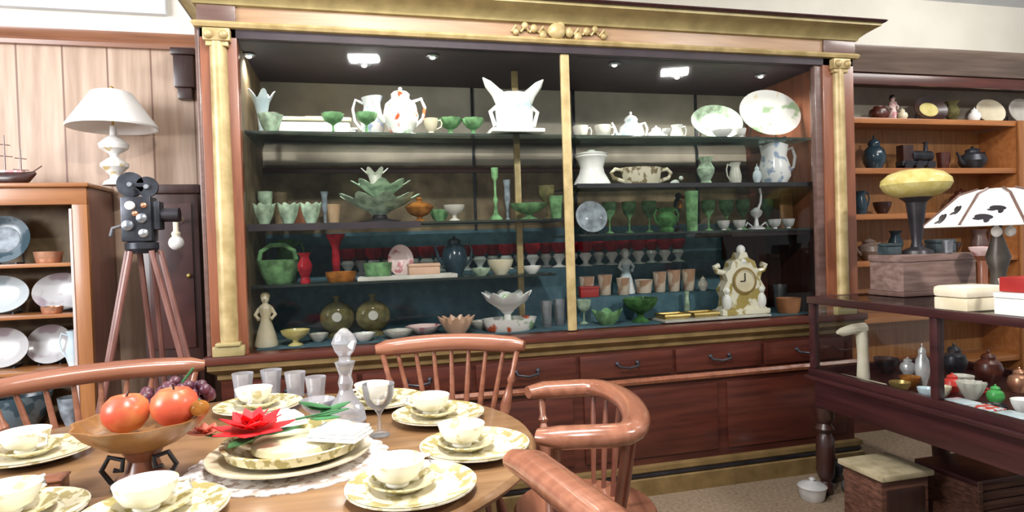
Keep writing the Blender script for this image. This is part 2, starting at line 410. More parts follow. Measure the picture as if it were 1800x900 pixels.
# shelves
XD = at(1006, .1, 1.5)                          # the middle of the cabinet, where the spacing of shelves changes
def gshelf(x0, x1, y0, y1, z, name='shelf', mat=None):
    return MB().box(x0, x1, y0, y1, z-.012, z, .002).obj(name, mat or SHELFGLASS, cabinet)
S1, RB, RC, LB, LC = 1.855, 1.60, 1.345, 1.43, 1.15
gshelf(OL, OR, .10, .66, S1)
gshelf(XD+.02, OR, .08, .60, RB, mat=SHELFGLASS)
gshelf(XD+.02, OR, .06, .50, RC)
gshelf(OL, XD-.02, .12, .62, LB)
gshelf(OL, at(960, .3, LC), .12, .49, LC)
MB().box(XD+.02, OR, .072, .08, RB-.02, RB+.002).obj('shelf_edge', BLACK, cabinet)
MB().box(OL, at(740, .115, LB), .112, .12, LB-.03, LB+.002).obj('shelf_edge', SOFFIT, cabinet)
MB().box(2.0, OR-.02, .10, .50, 1.31, 1.333).obj('dark_shelf', DARKWOOD, cabinet)
MB().box(OR-.20, OR+.0, .52, BK-.02, ZL, 1.31).obj('corner_box', MAHOGZ, cabinet)
for px, y in ((1418, .3), (1385, .55)):
    x = at(px, y, 1.6)
    MB().box(x-.012, x+.012, y-.012, y+.012, 1.345, ZT, .002).obj('corner_upright', mottled('dull_teal_paint', (.05, .10, .10), (.09, .15, .15), .5), cabinet)
# gold bars: the front door bar, and an inner post for its mirror reflection
for px0, y, px1, r in ((990, .02, 1008, .022), (900, .34, 922, .017)):
    x0 = at((px0+px1)/2, y, 1.55)
    MB().box(x0-r, x0+r, y-.01, y+.012, ZL+.006, ZT, .005).obj('gold_bar', GOLD, cabinet)
# sliding panes
MB().box(OL+.005, XD-.02, .026, .031, ZL, ZT).obj('sliding_pane', PANE, cabinet, smooth=0)
MB().box(XD+.03, OR-.05, .04, .045, ZL, ZT).obj('sliding_pane', PANE, cabinet, smooth=0)
# small round lamps in the soffit
bulb, nt, b = new_mat('lit_bulb'); b.inputs['Emission Color'].default_value = (1, .95, .85, 1); b.inputs['Emission Strength'].default_value = 2.0
for px, y, e in ((437, .22, 9), (640, .3, 10), (760, .12, 11), (1080, .12, 11), (1190, .3, 10), (1337, .22, 12)):
    x = at(px, y, ZT)
    f = MB().lathe([(.03, 0), (.032, -.008), (.022, -.014), (.018, -.006), (.0, -.006)], 20, M=TR(x, y, ZT)).obj('soffit_lamp', STEEL, cabinet)
    MB().ball((x, y, ZT-.012), .014, .014, .010).obj('lamp_lens', bulb, f)
    l = bpy.data.lights.new('soffit_spot', 'SPOT'); l.energy = e*1.5; l.spot_size = 2.6; l.spot_blend = 1; l.shadow_soft_size = .03; l.color = (1, .95, .86)
    o = bpy.data.objects.new('soffit_spot', l); COL.objects.link(o); o.location = (x, y, ZT-.03); o.rotation_euler = (.12, 0, 0)

# ------------------------------------------------------------------ vessels
GOBLET = [(0, 0), (.6, 0), (.62, .03), (.15, .1), (.1, .4), (.3, .5), (.75, .62), (.95, .8), (1, 1)]
BOWL = [(0, 0), (.45, 0), (.5, .06), (.75, .35), (.95, .75), (1, 1)]
FOOTBOWL = [(0, 0), (.5, 0), (.5, .06), (.2, .2), (.2, .35), (.6, .5), (.9, .75), (1, 1)]
VASE = [(0, 0), (.55, 0), (.6, .08), (.45, .2), (.8, .45), (.85, .6), (.5, .82), (.55, .9), (.8, 1)]
FLARE = [(0, 0), (.45, 0), (.4, .06), (.3, .2), (.42, .5), (.65, .8), (1, 1)]
JUG = [(0, 0), (.6, 0), (.62, .05), (.8, .25), (.82, .45), (.6, .75), (.58, .85), (.75, 1)]
TUMBLER = [(0, 0), (.7, 0), (.78, .04), (.85, .5), (1, 1)]
WAIST = [(0, 0), (1, 0), (1, .04), (.93, .14), (.68, .42), (.62, .6), (.74, .84), (.86, .93), (.86, 1)]
CUPP = [(0, 0), (.4, 0), (.42, .06), (.36, .12), (.75, .35), (.93, .7), (1, 1)]
POT = [(0, 0), (.55, 0), (.58, .05), (.9, .3), (1, .5), (.85, .78), (.5, .92), (.5, 1)]
CANDLE = [(0, 0), (1, 0), (.9, .05), (.35, .12), (.2, .3), (.4, .38), (.18, .48), (.18, .75), (.5, .82), (.55, 1)]
TALL = [(0, 0), (.7, 0), (.75, .03), (.3, .1), (.35, .35), (.7, .55), (.6, .8), (.85, 1)]
BASIN = [(0, 0), (.8, 0), (.86, .1), (.95, .6), (1, 1)]
def shell(prof, w, h, cut=.12, th=None):
    """outer outline from base to rim and back down the inside"""
    r = w/2; th = th or max(.0022, w*.035)
    out = [(a*r, z*h) for a, z in prof]
    top = out[-1]
    ins = []
    for a, z in reversed(out[:-1]):
        if z > cut*h and a-th > .001: ins.append((a-th, z))
    zf = max(cut*h, th); ins = [q for q in ins if q[1] > zf]; fl = []
    for (a0, z0), (a1, z1) in zip(out, out[1:]):
        if z0 <= zf <= z1 and z1 > z0:
            a = a0+(a1-a0)*(zf-z0)/(z1-z0)-th*1.3
            if a > .002: fl = [(a, zf)]
    return out+[(max(top[0]-th, .001), top[1])]+ins+fl+[(0, zf)]
def vessel(name, label, cat, loc, w, h, prof, mat, cut=.12, ruf=0, n=8, group=None, handle=0, spout=0, lid=0, rz=0, sy=1, lift=0, extra=None, lidmat=None, seg=None):
    parts = handle or spout or lid or extra
    body = MB().lathe(shell(prof, w, h, cut) if not lid else [(a*w/2, z*h) for a, z in prof]+[(0, h)], seg or (40 if ruf else 26), ruf, n, sy=sy, h=h, lift=lift*h)
    if not parts:
        o = body.obj(name, mat, loc=loc); o.rotation_euler = (0, 0, rz)
        return tag(o, label, cat, group)
    t = thing(name, label, cat, loc, rz, group)
    body.obj('body', mat, t)
    def rad_at(zz):
        for (a0, z0), (a1, z1) in zip(prof, prof[1:]):
            if z0 <= zz <= z1 and z1 > z0: return (a0+(a1-a0)*(zz-z0)/(z1-z0))*w/2
        return prof[-1][0]*w/2
    if handle:
        s = 1 if handle > 0 else -1
        for sg in ((s,) if abs(handle) == 1 else (1, -1)):
            m = MB(); a, b_ = rad_at(.85)*.96, rad_at(.25)*.96; o_ = max(a, b_)+w*.28
            m.tube([(sg*a, 0, h*.85), (sg*(o_-.1*w), 0, h*.93), (sg*o_, 0, h*.72), (sg*(o_-.06*w), 0, h*.45), (sg*b_, 0, h*.25)], w*.045, 8)
            m.obj('handle', mat, t)
    if spout:
        s = 1 if spout > 0 else -1; m = MB(); a = rad_at(.4)*.9
        m.tube([(s*a, 0, h*.35), (s*(a+w*.18), 0, h*.5), (s*(a+w*.26), 0, h*.75), (s*(a+w*.36), 0, h*.92)], [w*.1, w*.075, w*.05, w*.045], 10)
        m.obj('spout', mat, t)
    if lid:
        r = prof[-1][0]*w/2; lh = h*lid
        MB().lathe([(r*1.04, h), (r*1.06, h+lh*.12), (r*.8, h+lh*.4), (r*.3, h+lh*.6), (r*.14, h+lh*.68), (r*.25, h+lh*.85), (r*.12, h+lh), (0, h+lh)], 24, sy=sy).obj('lid', lidmat or mat, t)
    if extra: extra(t, w, h)
    return t
def spot(px, y, z): return (at(px, y, z), y, z)
def m_px(loc, n): return n*t_of(loc)/FPX
def put(name, label, cat, px, y, z, wpx, hpx, prof, mat, **k):
    loc = spot(px, y, z+.0005)
    return vessel(name, label, cat, loc, m_px(loc, wpx), m_px(loc, hpx), prof, mat, **k)
def standing_plate(name, label, px, y, z, wpx, hpx, mat, mat2=None, tilt=.22, cat='plate', group=None, rz=0, center=None):
    """a plate leaning back on its stand"""
    loc = spot(px, y, z+.0005); w, h = m_px(loc, wpx), m_px(loc, hpx)
    t = thing(name, label, cat, loc, rz, group)
    M = TR(0, .0, h/2*math.cos(tilt)+.004) @ RX(PI/2-tilt) @ Matrix.Diagonal((1, h/w, 1, 1))
    r = w/2
    MB().lathe([(0, 0), (r*.6, 0), (r*.75, .008), (r, .02), (r, .025), (r*.74, .013), (r*.58, .006), (0, .006)], 36, M=M).obj('plate', mat, t)
    if mat2: MB().lathe([(0, .0065), (r*.56, .0065), (r*.54, .0085), (0, .0085)], 30, M=M).obj('painted_centre', mat2, t)
    q = r*.45
    MB().tube([(-q, -.03, .004), (-q, .05, .004), (-q*.8, .05+.03*0, h*.4)], .004, 6).tube([(q, -.03, .004), (q, .05, .004), (q*.8, .05, h*.4)], .004, 6).tube([(-q, .05, .004), (q, .05, .004)], .004, 6).obj('plate_stand', BLACKMETAL, t)
    return t

# --- top shelf, left half
put('flared_vase', 'pale blue flared glass vase at the left end of the top shelf', 'vase', 462, .28, S1, 40, 74, FLARE, PALEBLUE, ruf=.18, n=5, lift=.1)
put('candle_vase', 'thin pale stick vase behind the flared blue vase', 'vase', 480, .60, S1, 20, 62, TALL, GREYWHITE)
put('ruffled_bowl', 'small pale green ruffled bowl beside the white casserole on the top shelf', 'bowl', 476, .16, S1, 40, 32, BOWL, PALEGREEN, ruf=.1, n=7)
t = thing('casserole_dish', 'long white covered casserole dish on the top shelf', 'dish', spot(556, .45, S1+.0005))
L_, H_ = m_px(t.location, 62), m_px(t.location, 34)
MB().box(-L_*.96, L_*.96, -.085, .085, 0, H_, .018).obj('body', WHITE, t)
MB().box(-L_, L_, -.09, .09, H_, H_+.022, .009).box(-.05, .05, -.018, .018, H_+.022, H_+.04, .006).obj('lid', CREAM, t)
for s in (-1, 1): MB().tube([(s*L_*.95, -.04, H_*.7), (s*L_*1.12, -.03, H_*.72), (s*L_*1.12, .03, H_*.72), (s*L_*.95, .04, H_*.7)], .008, 8).obj('handle', WHITE, t)
put('glass_goblet', 'green ruffled glass goblet in front of the white casserole', 'goblet', 586, .17, S1, 36, 36, GOBLET, GREENGLASS, cut=.55, ruf=.08)
put('glass_goblet', 'green ruffled glass goblet left of the white blue-banded jug', 'goblet', 645, .15, S1, 36, 36, GOBLET, GREENGLASS, cut=.55, ruf=.08)
put('china_jug', 'white jug with blue flecks on the top shelf above the green epergne', 'jug', 656, .35, S1, 50, 76, JUG, BLUEFLORAL, handle=-1, lift=.03, n=1)
t = put('flower_jug', 'white jug with red flowers between white jug and green bowls on top shelf', 'jug', 706, .22, S1, 62, 72, POT, FLORAL, handle=1, spout=-1, lid=.2)
put('cream_cup', 'small yellowish cup right of the red flowered jug', 'cup', 758, .13, S1, 26, 26, CUPP, CREAM, handle=1)
put('ruffled_bowl', 'green ruffled bowl on the top shelf, left of its pair near the winged vase', 'bowl', 792, .18, S1, 40, 30, FOOTBOWL, GREENGLASS, cut=.5, ruf=.1)
put('ruffled_bowl', 'green ruffled bowl on the top shelf, right of its pair beside the winged vase', 'bowl', 832, .18, S1, 38, 30, FOOTBOWL, GREENGLASS, cut=.5, ruf=.1)
# winged vase
loc = spot(905, .13, S1+.0005); w, h = m_px(loc, 76), m_px(loc, 72)
t = thing('winged_vase', 'white china vase with two spreading leaf horns in front of the inner gold bar', 'vase', loc)
MB().lathe(shell([(0, 0), (.9, 0), (1, .06), (.86, .2), (.9, .6), (.8, .9), (.72, 1)], w, h), 30, .05, 9, sy=.7).obj('body', PALEBLUEFL, t)
for s in (-1, 1):
    MB().tube([(s*w*.25, 0, h*.8), (s*w*.42, 0, h*1.02), (s*w*.60, 0, h*1.22), (s*w*.72, -.005, h*1.36)], [w*.2, w*.13, w*.10, w*.015], 10).obj('horn', WHITE, t)
    MB().tube([(s*w*.38, 0, h*.7), (s*w*.56, 0, h*.55), (s*w*.46, 0, h*.2)], w*.05, 8).obj('handle', WHITE, t)
MB().box(-w*.62, w*.62, -w*.4, w*.4, -.0, h*.1, .006).obj('foot', WHITE, t)
# top shelf right
put('tea_cup', 'grey white cup on the top shelf just right of the front gold bar', 'cup', 1021, .33, S1, 28, 28, CUPP, GREYWHITE, handle=1)
put('tea_cup', 'grey white cup on the top shelf, second right of the front gold bar', 'cup', 1060, .3, S1, 30, 28, CUPP, GREYWHITE, handle=1)
put('teapot', 'white flecked china teapot on the top shelf right of two grey cups', 'teapot', 1110, .48, S1, 46, 46, POT, PALEBLUEFL, handle=1, spout=-1, lid=.35)
put('sugar_bowl', 'round white sugar bowl right of the teapot on the top shelf', 'bowl', 1154, .35, S1, 32, 24, POT, WHITE, lid=.3)
put('cream_jug', 'small white cream jug left of the green rimmed plate', 'jug', 1190, .3, S1, 28, 30, JUG, WHITE, handle=1)
put('egg_cup', 'tiny white egg cup between the sugar bowl and the cream jug', 'cup', 1172, .15, S1, 16, 15, FOOTBOWL, WHITE, cut=.5)
standing_plate('china_plate', 'green bordered plate with white centre propped on the top shelf', 1258, .36, S1+.02, 100, 62, PALEGREEN, WHITE)
standing_plate('china_platter', 'large oval white platter with green leaves propped at the right of top shelf', 1351, .2, S1+.012, 122, 84, GREENFLORAL)
put('salt_dish', 'tiny white dish below the green bordered plate, left of a pair', 'dish', 1270, .12, S1, 34, 12, BOWL, WHITE)
put('salt_dish', 'tiny white dish below the oval platter, right of a pair', 'dish', 1303, .12, S1, 18, 15, CUPP, WHITE)
# --- right second shelf
t = put('waisted_jar', 'plain white waisted jar with lid beside the front gold bar', 'jar', 1041, .20, RB, 66, 54, WAIST, WHITE, lid=.18, lidmat=WHITE)
t = put('lattice_basket', 'oval cream lattice basket on the second shelf right of the waisted jar', 'basket', 1128, .22, RB, 76, 32, BASIN, decorated('pierced_cream_china', (.66, .60, .46), (.22, .17, .09), .3, 22, .45), ruf=.06, n=12, sy=.6, handle=2)
def bird(name, label, px, y, z, wpx, mat, beak):
    loc = spot(px, y, z+.0005); w = m_px(loc, wpx)
    t = thing(name, label, 'figurine', loc)
    MB().ball((0, 0, w*.55), w*.5, w*.3, w*.35, M=RY(-.45)).ball((w*.42, 0, w*1.0), w*.2, w*.18, w*.2).tube([(-w*.3, 0, w*.45), (-w*.85, 0, w*.25)], [w*.2, w*.06], 8).lathe([(0, -.0), (w*.3, 0), (w*.26, w*.1), (w*.1, w*.3)], 14).obj('body', mat, t)
    MB().tube([(w*.58, 0, w*1.0), (w*.85, 0, w*.95)], [w*.08, .001], 6).obj('beak', beak, t)
bird('bird_figurine', 'small white bird figurine on the second shelf behind the basket', 1190, .45, RB, 20, WHITE, AMBER)
put('leaf_vase', 'pale green and white vase on the second shelf middle right', 'vase', 1241, .25, RB, 36, 50, VASE, PALEGREEN, ruf=.1)
put('cream_pitcher', 'cream coloured narrow pitcher left of the blue flowered pitcher', 'pitcher', 1293, .3, RB, 26, 42, JUG, GREYWHITE, handle=-1)
put('scent_bottle', 'small pale blue bottle at the foot of the blue flowered pitcher', 'bottle', 1331, .1, RB, 15, 24, POT, PALEBLUE, lid=.4)
put('flowered_pitcher', 'white pitcher with blue flowers and big handle on the right second shelf', 'pitcher', 1362, .21, RB, 62, 70, [(0, 0), (.62, 0), (.66, .05), (.86, .2), (.84, .45), (.66, .72), (.78, 1)], BLUEFLORAL, handle=1, ruf=.05, n=3, lift=.03)
# --- right third shelf
standing_plate('glass_plate', 'blue grey pressed glass plate propped right of the front gold bar', 1038, .14, RC, 58, 56, BLUEGREY, tilt=.2)
for px, y, l in ((1072, .3, 'left of three before the rearing bird'), (1107, .34, 'second of three before the rearing bird'), (1142, .36, 'third of three before the rearing bird')):
    put('green_goblet', 'green stemmed glass goblet, '+l, 'goblet', px, y, RC, 25, 56, GOBLET, GREENGLASS, cut=.55)
put('handled_vase', 'dark green bulbous vase under the orange and black bird', 'vase', 1172, .15, RC, 44, 42, VASE, DEEPGREEN, handle=2)
loc = spot(1192, .26, RC+.0005)
t = thing('toucan_figurine', 'orange and black bird figurine standing on a perch behind the dark green vase', 'figurine', loc)
MB().lathe([(0, 0), (.03, 0), (.03, .012), (.006, .03), (.006, .12)], 14).obj('perch', BLACK, t)
t.scale = (.98, .98, .9)
MB().ball((0, 0, .165), .022, .02, .05, M=None).ball((.008, 0, .225), .02).tube([(0, 0, .13), (-.01, .01, .08)], [.012, .004], 8).obj('body', BLACK, t)
MB().tube([(.02, 0, .225), (.05, 0, .215), (.065, 0, .2)], [.014, .011, .003], 8).ball((.006, -.018, .17), .014, .012, .03).obj('beak', AMBER, t)
put('tall_tumbler', 'tall slim green glass vase standing right of the dark green vase', 'vase', 1217, .12, RC, 24, 70, TUMBLER, GREENGLASS)
for px, y, l in ((1246, .32, 'left of the silver stand and nearest the tall slim vase'), (1278, .36, 'just left of the silver stand'), (1307, .4, 'directly behind the silver stand'), (1350, .42, 'right of the silver stand by the amber plaque')):
    put('green_goblet', 'green stemmed glass goblet '+l, 'goblet', px, y, RC, 25, 54, GOBLET, GREENGLASS, cut=.55)
loc = spot(1330, .15, RC+.0005); k = m_px(loc, .75)
t = thing('silver_epergne', 'silver table stand with a tall arm at the right of the third shelf', 'candelabra', loc)
MB().lathe([(0, 0), (20*k, 0), (18*k, 4*k), (6*k, 9*k), (4*k, 25*k), (12*k, 34*k), (14*k, 42*k), (5*k, 50*k), (0, 52*k)], 20).obj('base', SILVER, t)
MB().tube([(4*k, 0, 46*k), (12*k, 0, 62*k), (14*k, 0, 80*k), (10*k, 0, 96*k)], [3.5*k, 3*k, 2.5*k, 4*k], 8).obj('arm', SILVER, t)
MB().tube([(-12*k, 0, 8*k), (-24*k, 0, 16*k), (-30*k, 0, 8*k)], 2*k, 6).tube([(12*k, 0, 8*k), (24*k, 0, 16*k), (30*k, 0, 8*k)], 2*k, 6).obj('scroll', SILVER, t)
for px, y, l in ((1272, .12, 'left'), (1300, .1, 'second'), (1362, .13, 'third'), (1386, .12, 'right')):
    put('silver_cup', 'small silver cup by the silver stand, '+l+' of four', 'cup', px, y, RC, 22, 17, CUPP, SILVER)
loc = spot(1384, .25, RC)
t = MB().box(-.045, .045, -.008, .008, .001, .21, .004).obj('amber_plaque', mottled('amber_board', (.22, .11, .04), (.34, .19, .08), .4, 8), loc=loc)
tag(t, 'flat amber brown plaque standing at right end of the third shelf', 'plaque'); t.rotation_euler = (-.05, 0, .15)
# --- left second shelf
for px, l, w_ in ((465, 'left', 36), (508, 'middle', 36), (547, 'right', 34)):
    put('ruffled_bowl', 'green ruffled glass bowl on the left second shelf, '+l+' of three in a row', 'bowl', px, .19+.03*(px == 505), LB, w_, 36, BOWL, PALEGREEN if px != 505 else GREENGLASS, ruf=.12, n=7, lift=.06)
put('pale_goblet', 'pale greenish glass goblet at the far left behind the ruffled bowls', 'goblet', 468, .42, LB, 26, 62, GOBLET, PALEGREEN, cut=.55)
put('brown_tumbler', 'brown striped wooden cup behind the ruffled bowls, on the left', 'cup', 494, .46, LB, 26, 60, TUMBLER, BACKBROWN)
put('amber_tumbler', 'brown glass tumbler behind the ruffled bowls, on the right', 'cup', 534, .48, LB, 44, 40, BASIN, OAKZ)
put('small_tumbler', 'small brown cup left of the big green epergne', 'cup', 588, .2, LB, 24, 34, TUMBLER, mottled('tan_china', (.30, .19, .10), (.48, .33, .2), .3))
put('blue_bottle', 'thin blue grey bottle behind the small brown cup', 'bottle', 572, .45, LB, 16, 60, TALL, BLUEGREY)
loc = spot(668, .25, LB+.0005); k = m_px(loc, 1)
t = thing('ruffled_epergne', 'large pale green ruffled glass epergne towering over left second shelf', 'epergne', loc)
MB().lathe([(0, 0), (38*k, 0), (36*k, 3*k), (14*k, 8*k), (10*k, 18*k)], 26).obj('base', BLACK, t)
MB().lathe(shell([(0, .0), (.2, 0), (.3, .2), (.7, .55), (1, 1)], 128*k, 32*k, .25), 48, .13, 9, M=TR(0, 0, 14*k), lift=5*k).obj('lower_bowl', PALEGREEN, t)
MB().lathe(shell([(0, 0), (.25, 0), (.3, .3), (.75, .75), (1, 1)], 92*k, 34*k, .25), 48, .14, 8, M=TR(4*k, 0, 36*k), lift=5*k).obj('upper_bowl', PALEGREEN, t)
MB().lathe(shell([(0, 0), (.3, 0), (.35, .3), (.6, .8), (1, 1)], 40*k, 34*k, .3), 36, .2, 6, M=TR(-6*k, 0, 58*k), lift=5*k).obj('top_trumpet', GREYWHITE, t)
put('covered_dish', 'amber glass covered dish right of the big pale green epergne', 'dish', 738, .2, LB, 48, 24, FOOTBOWL, AMBER, lid=.8)
put('white_compote', 'white shallow dish on a green foot right of the amber covered dish', 'dish', 799, .18, LB, 38, 28, FOOTBOWL, GREYWHITE, cut=.5)
put('green_dish', 'low green dish between amber dish and the tiered green stand', 'dish', 773, .3, LB, 34, 22, BOWL, GREENGLASS, ruf=.08)
loc = spot(880, .2, LC+.0005); k = m_px(loc, 1)
put('candlestick', 'tall green glass candlestick standing beside the inner gold bar', 'candlestick', 872, .2, LB, 24, 92, CANDLE, GREENGLASS, cut=.85)
put('wide_compote', 'wide green glass footed dish at the inner gold bar', 'dish', 930, .2, LB, 66, 28, FOOTBOWL, GREENGLASS, cut=.5, ruf=.05)
put('clear_bottle', 'clear pale bottle behind the green candlestick', 'bottle', 893, .48, LB, 16, 74, TALL, BLUEGREY)
put('amber_goblet', 'small cream goblet on second shelf just left of the front gold bar', 'goblet', 962, .3, LB, 30, 60, GOBLET, OLIVEGLASS, cut=.55)
put('green_tumbler', 'green tumbler just left of the front gold bar', 'tumbler', 978, .16, LB, 24, 40, TUMBLER, GREENGLASS)
# --- ruby glasses in a long row on the cloth step
px = 612; i = 0
proto = None
while px < 1205:
    y = .545 if i % 2 == 0 else .625
    loc = spot(px, y, SA+.0005)
    if proto is None:
        proto = thing('ruby_glass', 'small ruby and clear stemmed glass in the long row on the teal step', 'glass', loc, 0, 'ruby glasses in a row on the teal step')
        w, h = m_px(loc, 31), m_px(loc, 47)
        MB().lathe(shell([(.12, .55), (.5, .57), (.85, .68), (.98, .85), (.95, 1)], w, h, .6), 18).obj('bowl', RUBY, proto)
        MB().lathe([(0, 0), (w*.46, 0), (w*.46, .003), (w*.16, .015), (w*.16, h*.18), (w*.40, h*.42), (w*.30, h*.54), (0, h*.545)], 18).obj('stem', WHITE, proto)
    else:
        g = copy_tree(proto); g.location = loc
    px += 23.2; i += 1
# --- left third shelf
loc = spot(490, .25, LC+.0005); k = m_px(loc, .92)
t = thing('green_basket', 'big dark green pressed glass basket at the left of the third shelf', 'basket', loc)
MB().lathe(shell([(0, 0), (.6, 0), (.66, .08), (.85, .45), (1, 1)], 76*k, 46*k, .1), 40, .06, 10).obj('body', GREENGLASS, t)
MB().tube([(-34*k, 0, 42*k), (-30*k, 0, 62*k), (-12*k, 0, 74*k), (12*k, 0, 74*k), (30*k, 0, 62*k), (34*k, 0, 42*k)], 4.5*k, 8).obj('handle', GREENGLASS, t)
put('green_jug', 'dark green glass jug behind the handle of the green basket', 'jug', 505, .42, LC, 44, 74, JUG, DEEPGREEN, handle=1)
put('ruby_vase', 'short dark red glass vase right of the green basket', 'vase', 537, .18, LC, 30, 54, VASE, RUBY)
put('ruby_trumpet', 'tall dark red trumpet vase behind the amber bowl', 'vase', 592, .30, LC, 36, 82, [(0, 0), (.5, 0), (.5, .05), (.3, .15), (.4, .4), (.35, .7), (.6, .85), (1, 1)], RUBY)
put('amber_bowl', 'low amber glass bowl in front of the tall red vase', 'bowl', 600, .19, LC, 54, 18, BASIN, AMBER)
o = MB().box(-.235, .235, -.07, .07, 0, .006, .003).box(-.24, .24, -.075, -.065, 0, .02, .003).box(-.24, .24, .065, .075, 0, .02, .003).box(-.24, -.23, -.07, .07, 0, .02, .003).box(.23, .24, -.07, .07, 0, .02, .003).obj('white_tray', GREYWHITE, loc=spot(716, .2, LC+.0005))
tag(o, 'long white serving tray with raised rim on the left third shelf', 'tray')
put('green_box', 'square green glass jar on the left of the white tray', 'jar', 665, .2, LC+.007, 50, 28, BASIN, GREENGLASS)
t = thing('peach_box', 'peach coloured china box on the right of the white tray', 'box', spot(745, .2, LC+.007)); k = m_px(t.location, 1)
MB().box(-27*k, 27*k, -.05, .05, 0, 18*k, .006).obj('body', PEACH, t); MB().box(-28*k, 28*k, -.053, .053, 18*k, 24*k, .006).obj('lid', PEACH, t)
standing_plate('pink_plate', 'small pink china plate propped behind the white tray', 705, .38, LC, 44, 56, PINK)
put('blue_jug', 'dark blue glazed jug with handle at right of the white tray', 'jug', 800, .37, LC, 46, 60, POT, DARKBLUE, handle=1, spout=-1, lid=.15)
put('small_dish', 'little green and white dish right of the dark blue jug', 'dish', 846, .18, LC, 34, 14, BOWL, PALEGREEN)
put('cream_bowl', 'cream bowl with brown base left of the inner gold bar', 'bowl', 880, .24, LC, 46, 26, BOWL, CREAM)
put('white_saucer', 'small white dish right of the inner gold bar on left third shelf', 'dish', 936, .18, LC, 32, 14, BOWL, WHITE)
# --- right cloth step: cream cups and white figurine
for px, y, w_, h_, l in ((1032, .40, 28, 34, 'behind the red box'), (1064, .40, 26, 36, 'second from left'), (1096, .34, 24, 30, 'below the tall white figurine'), (1132, .38, 32, 24, 'right of the tall white figurine'), (1160, .40, 24, 36, 'third from the right end'), (1185, .40, 24, 38, 'second from the right end'), (1211, .40, 24, 38, 'at the right end')):
    put('cream_beaker', 'cream banded china beaker on the teal step, '+l, 'cup', px, y, SB, w_, h_, TUMBLER, decorated('cream_tan_china', (.62, .52, .42), (.38, .22, .14), .35, 10, .42), group='cream beakers on the teal step')
def lady(name, label, px, y, z, hpx, mat, mat2):
    loc = spot(px, y, z+.0005); h = m_px(loc, hpx)
    t = thing(name, label, 'figurine', loc)
    MB().lathe([(0, 0), (h*.2, 0), (h*.21, h*.04), (h*.16, h*.25), (h*.09, h*.48), (h*.085, h*.55), (h*.12, h*.68), (h*.1, h*.74), (h*.045, h*.78), (h*.045, h*.8), (0, h*.81)], 22, .1, 7).tube([(h*.1, 0, h*.7), (h*.17, -.01, h*.58), (h*.1, -h*.1, h*.5)], h*.035, 8).tube([(-h*.1, 0, h*.7), (-h*.17, -.01, h*.58), (-h*.1, -h*.1, h*.5)], h*.035, 8).obj('dress', mat, t)
    MB().ball((0, 0, h*.87), h*.075, h*.08, h*.09).ball((0, -h*.08, h*.865), h*.015).obj('head', mat, t)
    MB().ball((0, h*.02, h*.91), h*.088, h*.088, h*.085).ball((0, h*.08, h*.86), h*.05).obj('hair', mat2, t)
lady('china_figurine', 'tall white china figurine standing among the cream beakers', 1101, .432, SB, 80, PALEBLUEFL, GREYWHITE)
t = thing('red_box', 'small red lidded box before the cream beakers right of front gold bar', 'box', spot(1035, .325, SB+.0005)); k = m_px(t.location, 1)
MB().box(-17*k, 17*k, -.02, .02, 0, 14*k, .004).obj('body', REDCARD, t); MB().box(-18*k, 18*k, -.022, .022, 14*k, 19*k, .004).obj('lid', REDCARD, t)
# --- cabinet floor
ZF = ZL+.006
lady('shepherd_figurine', 'cream china figurine standing at the left corner of the cabinet floor', 469, .17, ZF, 96, CREAM, mottled('tan_glaze', (.36, .28, .15), (.5, .4, .24), .3))
put('yellow_bowl', 'small footed yellow bowl right of the cream figurine', 'bowl', 520, .14, ZF, 50, 27, FOOTBOWL, YELLOWDISH, cut=.5)
for px, y, l in ((594, .34, 'left'), (657, .32, 'right')):
    loc = spot(px, y, ZF+.0005); k = m_px(loc, 1)
    t = thing('moon_vase', 'round olive brown pressed glass vase on the cabinet floor, '+l+' of a pair', 'vase', loc)
    MB().ball((0, 0, 34*k), 30*k, 16*k, 28*k, 24).lathe([(0, 0), (18*k, 0), (16*k, 6*k), (6*k, 10*k)], 20).obj('body', OLIVEGLASS, t)
    MB().lathe(shell([(0, 0), (.5, 0), (.5, .5), (1, 1)], 16*k, 12*k, .3), 16, M=TR(0, 0, 60*k)).obj('neck', OLIVEGLASS, t)
    MB().lathe([(0, 0), (9*k, 0), (8*k, 3*k), (0, 4*k)], 16, M=TR(0, -15*k, 36*k) @ RX(PI/2)).obj('medallion', GREYWHITE, t)
for px, w_, y, l, mt in ((700, 50, .16, 'right of the olive vases', GREYWHITE), (745, 62, .26, 'left of the pink shell', PINK), (640, 40, .13, 'below the olive vases', WHITE), (560, 34, .22, 'between yellow bowl and olive vases', GREYWHITE), (845, 40, .3, 'left of the white compote', GREYWHITE)):
    put('low_dish', 'low pale dish on the cabinet floor '+l, 'dish', px, y, ZF, w_, 14, BOWL, mt, ruf=.05)
put('shell_dish', 'pinkish fluted shell dish on the cabinet floor above the back chair', 'dish', 803, .14, ZF, 58, 30, BOWL, PEACH, ruf=.16, n=11, lift=.1)
loc = spot(893, .17, ZF+.0005); k = m_px(loc, 1)
put('floral_dish', 'flower painted square dish under the white ruffled compote', 'dish', 896, .17, ZF, 96, 22, BASIN, FLORAL, sy=.7, ruf=.04, n=4)
t = thing('ruffled_compote', 'white ruffled compote on a stem standing in the flower painted dish', 'compote', (loc[0], loc[1], ZF+.0135))
MB().lathe([(0, 0), (22*k, 0), (20*k, 4*k), (7*k, 10*k), (6*k, 24*k), (12*k, 30*k), (0, 31*k)], 22).obj('stem', WHITE, t)
MB().lathe(shell([(0, 0), (.25, 0), (.55, .3), (.85, .6), (1, 1)], 84*k, 30*k, .2), 48, .1, 8, M=TR(0, 0, 30*k), lift=5*k).obj('bowl', WHITE, t)
